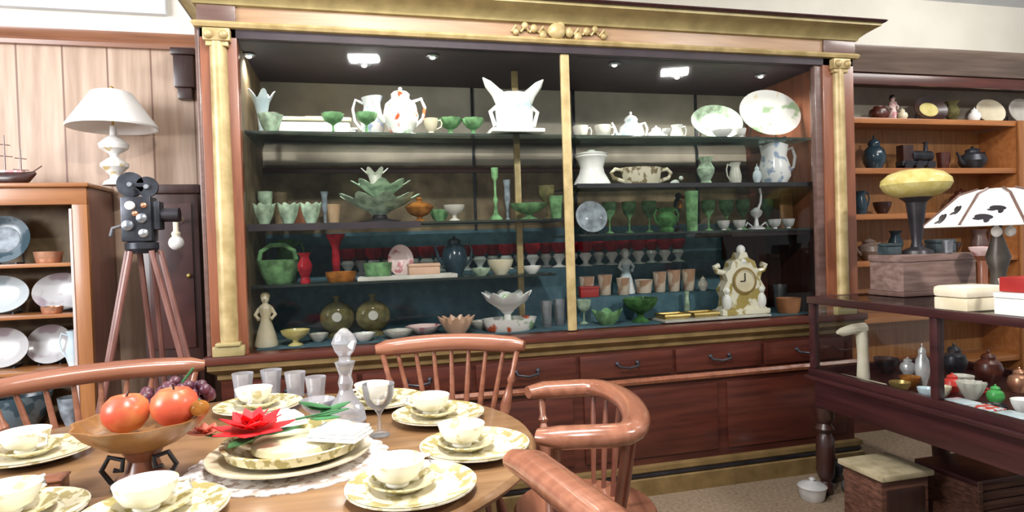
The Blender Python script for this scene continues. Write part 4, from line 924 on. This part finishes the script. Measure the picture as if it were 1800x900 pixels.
# model ship
l10 = Vector((at(22, .56, CH), .56, CH+.0005)); k10 = m_px(l10, 1)
t = thing('model_ship', 'small dark model ship with bare masts on the cupboard top', 'model ship', l10)
hull = []
m = MB(); m.tube([(-50*k10, 0, 18*k10), (-30*k10, 0, 14*k10), (0, 0, 13*k10), (22*k10, 0, 16*k10), (36*k10, 0, 24*k10)], [6*k10, 12*k10, 13*k10, 10*k10, 3*k10], 12); m.obj('hull', DARKWOOD, t)
MB().box(-20*k10, 12*k10, -8*k10, 8*k10, 0, 5*k10, .002).obj('stand', OAKZ, t)
MB().box(-46*k10, 18*k10, -7*k10, 7*k10, 24*k10, 28*k10, .002).obj('deck', PINK, t)
for x, hh in ((-34, 76), (-10, 90), (14, 66)):
    MB().tube([(x*k10, 0, 20*k10), (x*k10, 0, hh*k10)], [1.6*k10, 1*k10], 6).tube([((x-9)*k10, 0, (hh-16)*k10), ((x+9)*k10, 0, (hh-18)*k10)], 1*k10, 5).tube([((x-12)*k10, 0, (hh-36)*k10), ((x+12)*k10, 0, (hh-38)*k10)], 1*k10, 5).obj('mast', GREYWOOD, t)
MB().tube([(30*k10, 0, 24*k10), (46*k10, 0, 36*k10)], 1.2*k10, 5).obj('bowsprit', GREYWOOD, t)
# dark narrow cabinet in the corner
XA, XB = -1.02, -.76
t = thing('corner_cabinet', 'narrow almost black wooden cabinet between the cupboard and big cabinet', 'cabinet', ((XA+XB)/2, .6, 0))
hw = (XB-XA)/2
MB().box(-hw, hw, -.10, .12, 0, 1.61, .004).obj('body', DARKWOOD, t)
MB().box(-hw-.012, hw+.012, -.115, .12, 1.61, 1.655, .006).obj('top', DARKWOOD, t)
for z0, z1 in ((.1, .78), (.84, 1.56)):
    d = MB().box(-hw+.03, hw-.03, -.112, -.101, z0, z1, .003).obj('door', mottled('dark_red_wood', (.03, .010, .010), (.07, .025, .022), .4, 6), t)
    MB().ball((hw-.05, -.12, (z0+z1)/2), .012).obj('knob', BRASS, d)
# bracket lamp with a globe
lg = ony(310, 427, .36)
t = thing('globe_lamp', 'small white globe bulb on a pale bracket beside the tripod', 'lamp', lg)
r_ = m_px(lg, 13)
MB().ball((0, 0, 0), r_).obj('globe', WHITE, t)
MB().tube([(0, 0, r_*.9), (0, .0, r_*2.8), (0, .06, r_*3.6), (0, .112, r_*3.2)], .012, 10).lathe([(r_*.5, r_*.8), (r_*.6, r_*1.3), (r_*.3, r_*1.7)], 14).obj('bracket', PAPER, t)

# ------------------------------------------------------------------ tripod with an old projector
lt = Vector((at(250, .05, 1.33), .05, 0)); zt = ony(250, 425, .05).z
t = thing('wooden_tripod', 'brown wooden tripod with splayed legs in front of the dark cabinet', 'tripod', (lt.x, lt.y, 0))
MB().lathe([(0, zt-.05), (.05, zt-.05), (.065, zt-.03), (.065, zt-.005), (.05, zt), (0, zt)], 24).obj('head_plate', BLACKMETAL, t)
feet = [(-.27, -.15), (.36, -.13), (.03, .22)]
for fx, fy in feet:
    d = Vector((fx, fy, 0)); n_ = Vector((-fy, fx, 0)).normalized()*.018
    top_ = Vector((fx*.16, fy*.16, zt-.04)); mid = Vector((fx*.62, fy*.62, (zt-.04)*.45))
    m = MB()
    for s in (-1, 1): m.tube([top_+n_*s*1.5, mid+n_*s*.9], .012, 8)
    m.tube([mid+Vector((fx, fy, 0))*-.08+Vector((0, 0, .12)), Vector((fx, fy, .03))], .014, 8)
    lg_ = m.obj('leg', wood('tripod_wood', (.13, .05, .04), (.24, .11, .09), 'z', .3, .4), t)
    MB().tube([(fx, fy, .035), (fx*1.01, fy*1.01, .0)], [.012, .004], 8).obj('spike', STEEL, lg_)
    MB().ball(mid+Vector((0, 0, .03)), .022).obj('clamp', BLACKMETAL, lg_)
pj = thing('film_projector', 'old black cine projector with reels and lens on the wooden tripod', 'projector', (lt.x, lt.y, zt+.0005))
kk = m_px(lt+Vector((0, 0, zt)), 1)
MB().box(-26*kk, 22*kk, -.05, .05, 0, 78*kk, .008).box(22*kk, 34*kk, -.035, .035, 20*kk, 70*kk, .006).obj('body', BLACKMETAL, pj)
MB().tube([(34*kk, 0, 46*kk), (62*kk, 0, 46*kk)], [12*kk, 13*kk], 16).obj('lens', BLACK, pj)
for cx_, cz_, rr in ((-14, 100, 22), (12, 96, 18)):
    m = MB(); m.lathe([(0, -.008), (rr*kk, -.008), (rr*kk, .008), (0, .008)], 24, M=TR(cx_*kk, -.0, cz_*kk) @ RX(PI/2)); rl = m.obj('reel', BLACKMETAL, pj)
    MB().lathe([(0, 0), (5*kk, 0), (4*kk, .012), (0, .012)], 14, M=TR(cx_*kk, -.008, cz_*kk) @ RX(PI/2)).obj('hub', STEEL, rl)
for i, (x, z, r, mt) in enumerate(((-10, 62, 8, WHITE), (8, 40, 9, STEEL), (-14, 28, 10, STEEL), (10, 14, 8, STEEL), (-2, 48, 5, COPPER), (12, 62, 5, COPPER))):
    MB().lathe([(0, 0), (r*kk, 0), (r*.9*kk, .012), (r*.4*kk, .016), (0, .018)], 18, M=TR(x*kk, -.05, z*kk) @ RX(PI/2)).obj('knob', mt, pj)
MB().tube([(-26*kk, 0, 30*kk), (-44*kk, -.01, 24*kk), (-46*kk, -.02, 10*kk)], 3*kk, 8).obj('crank', STEEL, pj)
MB().tube([(-5*kk, -.03, 78*kk), (-14*kk, 0, 100*kk)], 3.5*kk, 8).tube([(5*kk, .03, 78*kk), (12*kk, 0, 96*kk)], 3.5*kk, 8).obj('reel_arm', BLACKMETAL, pj)

# ------------------------------------------------------------------ oval dining table
TC = Vector((-.37, -1.10)); TA, TB_ = .86, .72; TZT = .75
table = thing('dining_table', 'brown oval wooden dining table laid with dishes', 'table', (TC.x, TC.y, 0))
MB().lathe([(0, .715), (.97, .715), (.99, .722), (1, .735), (.99, .748), (.985, TZT), (0, TZT)], 72, M=Matrix.Diagonal((TA, TB_, 1, 1))).obj('tabletop', TABLEWOOD, table)
MB().lathe([(.78, .63), (.80, .63), (.80, .714), (.78, .714)], 64, ring=True, M=Matrix.Diagonal((TA, TB_, 1, 1))).obj('apron', TABLEWOOD, table)
TL = [(0, 0), (.02, 0), (.028, .03), (.02, .08), (.03, .2), (.038, .4), (.026, .46), (.04, .5), (.04, .714), (0, .714)]
for x in (-.32, .32):
    for y in (-.24, .24): MB().lathe(TL, 18, M=TR(x, y, 0)).obj('leg', TABLEWOOD, table)
TT = TZT+.0005
# place settings
dp = sp = cp = None
PLR = [(0, 0), (.55, 0), (.62, .006), (.97, .020), (1, .022), (1, .026), (.96, .025), (.62, .012), (.54, .008), (0, .008)]
def setting(px, py, lab, rz, n):
    global dp, sp, cp
    p = onz(px, py, TZT)
    if dp is None:
        dp = thing('dinner_plate', '', 'plate', (0, 0, 0), 0, 'dinner plates on the oval table'); r = .146
        MB().lathe([(a*r, z) for a, z in PLR], 40).obj('plate_body', DINNER, dp)
        MB().lathe([(r*.68, .0143), (r*.97, .0262), (r*.98, .0272), (r*.68, .0155)], 40, ring=True).obj('patterned_rim', DINNERRIM, dp)
        sp = thing('saucer', '', 'saucer', (0, 0, 0), 0, 'saucers on the dinner plates'); r = .076
        MB().lathe([(a*r, z*.9) for a, z in PLR], 32).obj('saucer_body', DINNERRIM, sp)
        cp = thing('tea_cup', '', 'cup', (0, 0, 0), 0, 'tea cups of the place settings')
        h = .058; w = .125
        MB().lathe(shell(CUPP, w, h, .1), 30).obj('cup_body', decorated('cream_cup_gold_flowers', (.90, .88, .80), (.62, .54, .30), .2, 24, .33), cp)
        MB().tube([(.056, 0, h*.85), (.082, 0, h*.85), (.085, 0, h*.5), (.05, 0, h*.32)], .005, 8).obj('handle', WHITE, cp)
        a, b, c = dp, sp, cp
    else: a, b, c = copy_tree(dp), copy_tree(sp), copy_tree(cp)
    a.location = (p.x, p.y, TT); a['label'] = 'cream patterned dinner plate '+lab
    c_, s_ = math.cos(rz), math.sin(rz)
    b.location = (p.x+.024*c_, p.y+.024*s_, TT+.0095); b['label'] = 'patterned saucer on the dinner plate '+lab
    c.location = (p.x+.024*c_-.012, p.y+.024*s_, TT+.0185); c['label'] = 'white tea cup on the dinner plate '+lab
    a.rotation_euler = (0, 0, n); c.rotation_euler = (0, 0, n*1.3)
setting(724, 868, 'at the right front of the table', 2.4, .3)
setting(835, 795, 'beside the captain chair', 2.6, 1.1)
setting(771, 738, 'before the spindle chair by the counter', 2.0, 2.0)
setting(672, 712, 'right of the crystal decanter', 2.6, 2.9)
setting(455, 722, 'behind the red poinsettia', 1.8, 3.6)
setting(62, 806, 'at the left edge of the photo', 2.4, 4.4)
setting(271, 915, 'at bottom left below the fruit compote', 1.9, 5.0)
setting(12, 925, 'in the bottom left corner', 1.4, 5.7)
# centrepiece
pc = onz(512, 812, TZT)
m = MB(); N_ = 120; pts = []
for i in range(N_):
    a = 2*PI*i/N_; r = .245*(1+.035*abs(math.sin(a*12)))
    pts.append((r*math.cos(a), r*.92*math.sin(a)))
m.poly(pts, .003); o = m.obj('lace_doily', LACE, loc=(pc.x, pc.y, TT), smooth=0); tag(o, 'round white lace doily under the centre dishes', 'doily')
o = MB().lathe([(a*.205, z*1.2) for a, z in PLR], 48).obj('serving_plate', CREAM, loc=(pc.x, pc.y, TT+.0035)); tag(o, 'large cream serving plate lying on the lace doily', 'plate')
o = MB().lathe(shell([(0, 0), (.56, 0), (.62, .1), (.93, .5), (.97, .85), (1, 1)], .36, .05, .2, .012), 44).obj('serving_bowl', DINNERRIM, loc=(pc.x+.01, pc.y, TT+.0135)); tag(o, 'wide low patterned bowl on the serving plate holding the red flower', 'bowl')
bx, by, bz = pc.x+.01, pc.y, TT+.0268
# shallow cream food mound is a folded cloth lining
o = MB().lathe([(0, 0), (.085, 0), (.108, .016), (.105, .030), (.07, .038), (0, .040)], 40, .05, 7).obj('bowl_liner', mottled('pale_yellow_linen', (.66, .60, .36), (.80, .75, .55), .8, 14), loc=(bx, by, bz)); tag(o, 'pale yellow folded linen lining the wide low bowl', 'napkin')
def petals(mb, c, n, ln, wd, tilt, a0):
    for i in range(n):
        a = a0+2*PI*i/n
        M = Matrix.Translation(c) @ RZ(a) @ RY(-tilt)
        mb.poly([(0, -wd*.15), (ln*.35, -wd*.5), (ln*.7, -wd*.35), (ln, 0), (ln*.7, wd*.35), (ln*.35, wd*.5), (0, wd*.15)], .0025, M)
fz = bz+.048
fl = onz(445, 772, fz)
t = thing('poinsettia', 'bright red artificial poinsettia lying on the wide low bowl', 'flower', (fl.x, fl.y, fz+.004))
m = MB(); petals(m, Vector((0, 0, .012)), 7, .105, .062, .16, .2); petals(m, Vector((0, 0, .02)), 7, .085, .055, .45, .6); petals(m, Vector((0, 0, .024)), 6, .06, .04, .85, .1); m.obj('petals', PETAL, t, smooth=0)
m = MB(); [m.ball((.009*math.cos(i*1.26), .009*math.sin(i*1.26), .028), .006, seg=8) for i in range(5)]; m.obj('flower_centre', YELLOWDISH, t)
m = MB(); petals(m, Vector((0, 0, .005)), 3, .12, .05, .04, -1.9); m.obj('leaves', LEAFGREEN, t, smooth=0)
f2 = onz(378, 764, fz)
t = thing('pink_blossom', 'smaller salmon red blossom left of the bright red poinsettia', 'flower', (f2.x-.02, f2.y-.02, fz-.004))
m = MB(); petals(m, Vector((0, 0, .01)), 6, .055, .035, .3, .2); petals(m, Vector((0, 0, .014)), 5, .035, .028, .7, .6); m.obj('petals', mottled('salmon_petal', (.62, .12, .07), (.75, .26, .18), .55), t, smooth=0)
MB().tube([(.05, 0, .004), (.02, 0, .006), (0, 0, .012)], .004, 6).obj('stem', LEAFGREEN, t)
g1 = onz(548, 762, fz)
t = thing('green_leaf_spray', 'dark green leaf spray on the right of the red poinsettia', 'leaves', (g1.x+.02, g1.y+.01, fz+.036))
m = MB()
for i, a in enumerate((-.5, .0, .45, 2.6, 3.3)): petals(m, Vector((.012*i-.02, .008*i, .004*i)), 1, .085, .045, .08+.05*i, a)
m.obj('leaf', LEAFGREEN, t, smooth=0)
MB().tube([(-.06, 0, .002), (.05, .01, .014)], .003, 6).obj('stem', LEAFGREEN, t)
def napkin(px, py, z, w, d, rz, lb):
    p = onz(px, py, z)
    m = MB()
    for i in range(3): m.box(-w*(1-.05*i), w*(1-.05*i), -d*(1-.06*i), d*(1-.06*i), .009*i, .009*i+.008, .0035)
    m.tube([(-w*.9, -d*.9, .012), (-w*.2, -d*.5, .034), (w*.4, -d*.2, .034), (w*.95, d*.4, .012)], [.004, .012, .012, .004], 8)
    o = m.obj('folded_napkin', NAPKIN, loc=(p.x, p.y, z), smooth=50); o.rotation_euler = (0, 0, rz); tag(o, lb, 'napkin')
napkin(598, 768, bz+.042, .07, .05, -.5, 'white folded linen napkin right of the green leaf spray')
napkin(482, 748, bz+.038, .08, .05, .4, 'white folded linen napkin behind the red poinsettia')
# fruit compote
pf = onz(254, 850, TZT)
fc = thing('fruit_compote', 'brown carved wooden compote with dark scroll handles holding apples', 'compote', (pf.x, pf.y, TT))
kf = m_px(pf, 1)
MB().lathe([(0, 0), (52*kf, 0), (50*kf, 8*kf), (44*kf, 14*kf), (0, 15*kf)], 36).obj('foot', BLACK, fc)
MB().lathe([(0, 14*kf), (42*kf, 14*kf), (30*kf, 26*kf), (24*kf, 44*kf), (34*kf, 62*kf), (0, 63*kf)], 30).obj('stem', OAKZ, fc)
MB().lathe(shell([(0, 0), (.32, 0), (.55, .18), (.85, .6), (1, 1)], 210*kf, 54*kf, .25, .006), 44, .04, 10, M=TR(0, 0, 62*kf)).obj('bowl', wood('carved_bowl_wood', (.20, .085, .025), (.34, .16, .05), 'x'), fc)
for s in (-1, 1):
    MB().tube([(s*44*kf, -20*kf, 12*kf), (s*58*kf, -22*kf, 36*kf), (s*46*kf, -22*kf, 58*kf), (s*24*kf, -24*kf, 52*kf), (s*26*kf, -26*kf, 34*kf), (s*38*kf, -26*kf, 36*kf)], 4.5*kf, 8).obj('scroll_handle', BLACK, fc)
def apple(px, py, z, d, lab, rz):
    p = Vector((pf.x+px*kf, pf.y+py*kf, 0))
    t = thing('apple', lab, 'apple', (p.x, p.y, z), rz, 'apples in the wooden compote'); r = d/2
    MB().lathe([(0, r*.22), (r*.3, r*.08), (r*.62, r*.22), (r*.92, r*.6), (r, r*1.0), (r*.9, r*1.4), (r*.6, r*1.7), (r*.28, r*1.72), (r*.06, r*1.55), (0, r*1.5)], 28).obj('flesh', SKIN_RED, t)
    MB().tube([(0, 0, r*1.5), (r*.06, 0, r*1.72), (r*.15, 0, r*1.9)], r*.05, 6).obj('stem', DARKWOOD, t)
az_ = TT+76*kf
apple(-22, -8, az_+17*kf, 76*kf, 'yellow red apple at the left of the wooden compote', .4)
apple(58, -18, az_+23*kf, 78*kf, 'larger yellow red apple at the right of the wooden compote', 2.2)
p = onz(356, 746, az_+50*kf)
t = thing('grape_cluster', 'cluster of dark purple grapes behind the apples in compote', 'grapes', (pf.x+40*kf, pf.y+66*kf, az_+24*kf))
m = MB(); rg = random.Random(3)
for i in range(34):
    a, r = rg.uniform(0, 2*PI), rg.uniform(0, 1)**.5
    m.ball((r*62*kf*math.cos(a), r*32*kf*math.sin(a), 26*kf+rg.uniform(0, 46*kf)*(1-r*.6)), 11*kf, seg=10)
m.obj('berries', GRAPE, t); MB().tube([(0, 0, 20*kf), (10*kf, 0, 60*kf), (30*kf, 0, 86*kf)], 2.5*kf, 6).obj('stalk', LEAFGREEN, t)
t = thing('orange_fruit', 'small orange fruit at the right rim of the wooden compote', 'fruit', (pf.x+101*kf, pf.y-34*kf, TT+118*kf))
MB().ball((0, 0, 14*kf), 17*kf, 17*kf, 14*kf).obj('rind', AMBER, t); MB().ball((0, 0, 28*kf), 2.5*kf).obj('stem', LEAFGREEN, t)
# crystal
pd = onz(610, 744, TZT); kd = m_px(pd, 1)
t = thing('crystal_decanter', 'tall cut crystal decanter with pointed stopper at the back of the table', 'decanter', (pd.x, pd.y, TT))
CUT = clear_glass('cut_crystal', (.95, .96, .98), .22, 1.6, (.85, .84, .88))
MB().lathe([(0, 0), (30*kd, 0), (34*kd, 6*kd), (30*kd, 26*kd), (16*kd, 48*kd), (11*kd, 60*kd), (13*kd, 72*kd), (10*kd, 84*kd), (15*kd, 100*kd), (18*kd, 108*kd), (12*kd, 110*kd), (0, 108*kd)], 16).obj('body', CUT, t, smooth=15)
MB().lathe([(10*kd, 108*kd), (10*kd, 118*kd), (16*kd, 126*kd), (22*kd, 142*kd), (16*kd, 156*kd), (6*kd, 166*kd), (0, 168*kd)], 10).obj('stopper', CUT, t, smooth=15)
def glass(name, lb, px, py, w_, h_, prof, cut, mat=CLEAR, group=None):
    p = onz(px, py, TZT); k = m_px(p, 1)
    return vessel(name, lb, 'glass', (p.x, p.y, TT), w_*k, h_*k, prof, mat, cut=cut, group=group)
glass('wine_glass', 'clear stemmed wine glass right of the lace doily', 668, 766, 56, 92, GOBLET, .5)
glass('crystal_bowl', 'wide clear crystal bowl at the foot of the decanter', 560, 742, 60, 40, FOOTBOWL, .45, CUT)
for px, py, lb in ((428, 700, 'left end of the row'), (478, 694, 'second from the left in the row'), (520, 698, 'third from the left in the row'), (556, 706, 'right end of the row')):
    glass('water_glass', 'clear water glass at the back of the table, '+lb, px, py, 36, 44, TUMBLER, .1, CUT, 'water glasses at the back of the table')
# small wooden box at bottom left
pb = onz(72, 868, TZT)
t = thing('napkin_box', 'small brown wooden box at the left end of the table', 'box', (pb.x, pb.y, TT), .1)
MB().box(-.05, .05, -.03, .03, 0, .03, .004).obj('body', OAKZ, t); MB().box(-.053, .053, -.033, .033, .03, .036, .003).obj('lid', OAKZ, t)

# ------------------------------------------------------------------ chairs
def turned(mb, a, b, r):
    a, b = Vector(a), Vector(b); d = b-a
    fr = [(0, .6), (.1, .75), (.2, .55), (.35, .9), (.5, 1.35), (.62, 1.0), (.7, .6), (.74, 1.0), (.8, .6), (1, .7)]
    mb.tube([a+d*f for f, _ in fr], [r*q for _, q in fr], 12)
def legs_and_seat(t, sw=.24, sd=.23):
    MB().lathe([(0, .415), (.8, .415), (.97, .425), (1, .44), (.96, .455), (.6, .448), (0, .445)], 40, M=Matrix.Diagonal((sw, sd, 1, 1))).obj('seat', CHAIRWOOD, t)
    for x in (-1, 1):
        for y in (-1, 1):
            m = MB(); turned(m, (x*.23, y*.22, 0), (x*.15, y*.15, .417), .017); m.obj('leg', CHAIRDARK, t)
    m = MB(); m.tube([(-.19, .185, .2), (-.19, -.185, .2)], .011, 8).tube([(.19, .185, .2), (.19, -.185, .2)], .011, 8).tube([(-.19, 0, .2), (.19, 0, .2)], .012, 8); m.obj('stretcher', CHAIRDARK, t)
def captain_chair(name, label, loc, face, zr=.78, hw=.29, ln=.14, back=-.24, ll=None, post=.02):
    ll = ln if ll is None else ll
    rz = math.atan2(face[1], face[0])-PI/2
    t = thing(name, label, 'chair', (loc[0], loc[1], 0), rz, 'captain chairs at the table')
    legs_and_seat(t)
    pts = []; rad = []
    arc = [(-hw*.92, ll+.04), (-hw, ll-.02), (-hw*1.02, -.07 if ll < 0 else -.04)]+[(-hw*1.02*math.cos(a), -.06+(back+.06)*math.sin(a)) for a in [PI*k/14 for k in range(1, 14)]]+[(hw*1.02, -.04), (hw, ln-.02), (hw*.92, ln+.04)]
    n = len(arc)
    for i, (x, y) in enumerate(arc):
        u = abs(i-(n-1)/2)/((n-1)/2)
        pts.append((x, y, zr+.012*(1-u))); rad.append(.042 if u < .75 else (.044 if u < .98 else .03))
    MB().tube(pts, rad, 14, flat=.72).obj('arm_rail', CHAIRWOOD, t)
    for x in (-1, 1):
        m = MB(); e = ln if x > 0 else ll; turned(m, (x*.2, max(min(e, .2)-post, -.16), .44), (x*hw*.97, e-post+.01, zr-.02), .019); m.obj('arm_post', CHAIRWOOD, t)
    for i in range(3, n-3, 2):
        p = Vector(pts[i]); b = Vector((p.x*.66, max(p.y*.72, -.18), .445))
        m = MB(); m.tube([b, b.lerp(p, .45), p-Vector((0, 0, .02))], [.007, .011, .008], 8); m.obj('spindle', CHAIRDARK, t)
    return t
captain_chair('captain_chair', 'red brown wooden captain chair with curved arms at the right of the table', (.685, -1.04), (-1, .22), zr=.765, hw=.285, ln=.12, back=-.155)
_e = onz(902, 806, .82); _f = Vector((-.12, .993, 0)); _r = Vector((.993, .12, 0)); _l = _e-_r*.24-_f*.34
captain_chair('captain_chair', 'red brown captain chair at the front right, mostly cut off by the bottom edge', (_l.x, _l.y), (-.12, .993), zr=.82, hw=.26, ln=.30, back=-.17, ll=-.02, post=.15)
def comb_chair(name, label, A, B, bow, z):
    """side chair with a long comb crest from A to B"""
    A, B = Vector((A[0], A[1], 0)), Vector((B[0], B[1], 0)); c = (A+B)/2; d = (B-A); L_ = d.length; rz = math.atan2(d.y, d.x)
    n = Vector((-d.y, d.x, 0)).normalized()
    t = thing(name, label, 'chair', c+n*(-.20), rz)
    legs_and_seat(t, .25, .22)
    pts, rad = [], []
    for i in range(15):
        u = -1+2*i/14
        pts.append((u*L_/2, .20-bow*u*u, z+.015*math.cos(u*PI/2))); rad.append(.020 if abs(u) > .97 else (.034 if abs(u) > .6 else .036))
    MB().tube(pts, rad, 14, flat=1.0).obj('crest_rail', CHAIRWOOD, t)
    for u in (-.9, .9):
        x = u*L_/2; m = MB(); turned(m, (x*.62, .12, .44), (x, .19-bow*u*u, z-.02), .017); m.obj('post', CHAIRWOOD, t)
    for i in range(7):
        u = -.72+1.44*i/6; x = u*L_/2
        m = MB(); b = Vector((x*.58, .17, .445)); p = Vector((x, .20-bow*u*u, z-.015)); m.tube([b, b.lerp(p, .45), p], [.007, .012, .008], 8); m.obj('spindle', CHAIRWOOD, t)
    return t
comb_chair('spindle_chair', 'red brown spindle back chair behind the table facing the cabinet counter', (.075, -.30), (.655, -.46), .05, .895)
comb_chair('spindle_chair', 'brown spindle back chair behind the left end of the table', (-1.24, -.47), (-.60, -.235), .03, .868)
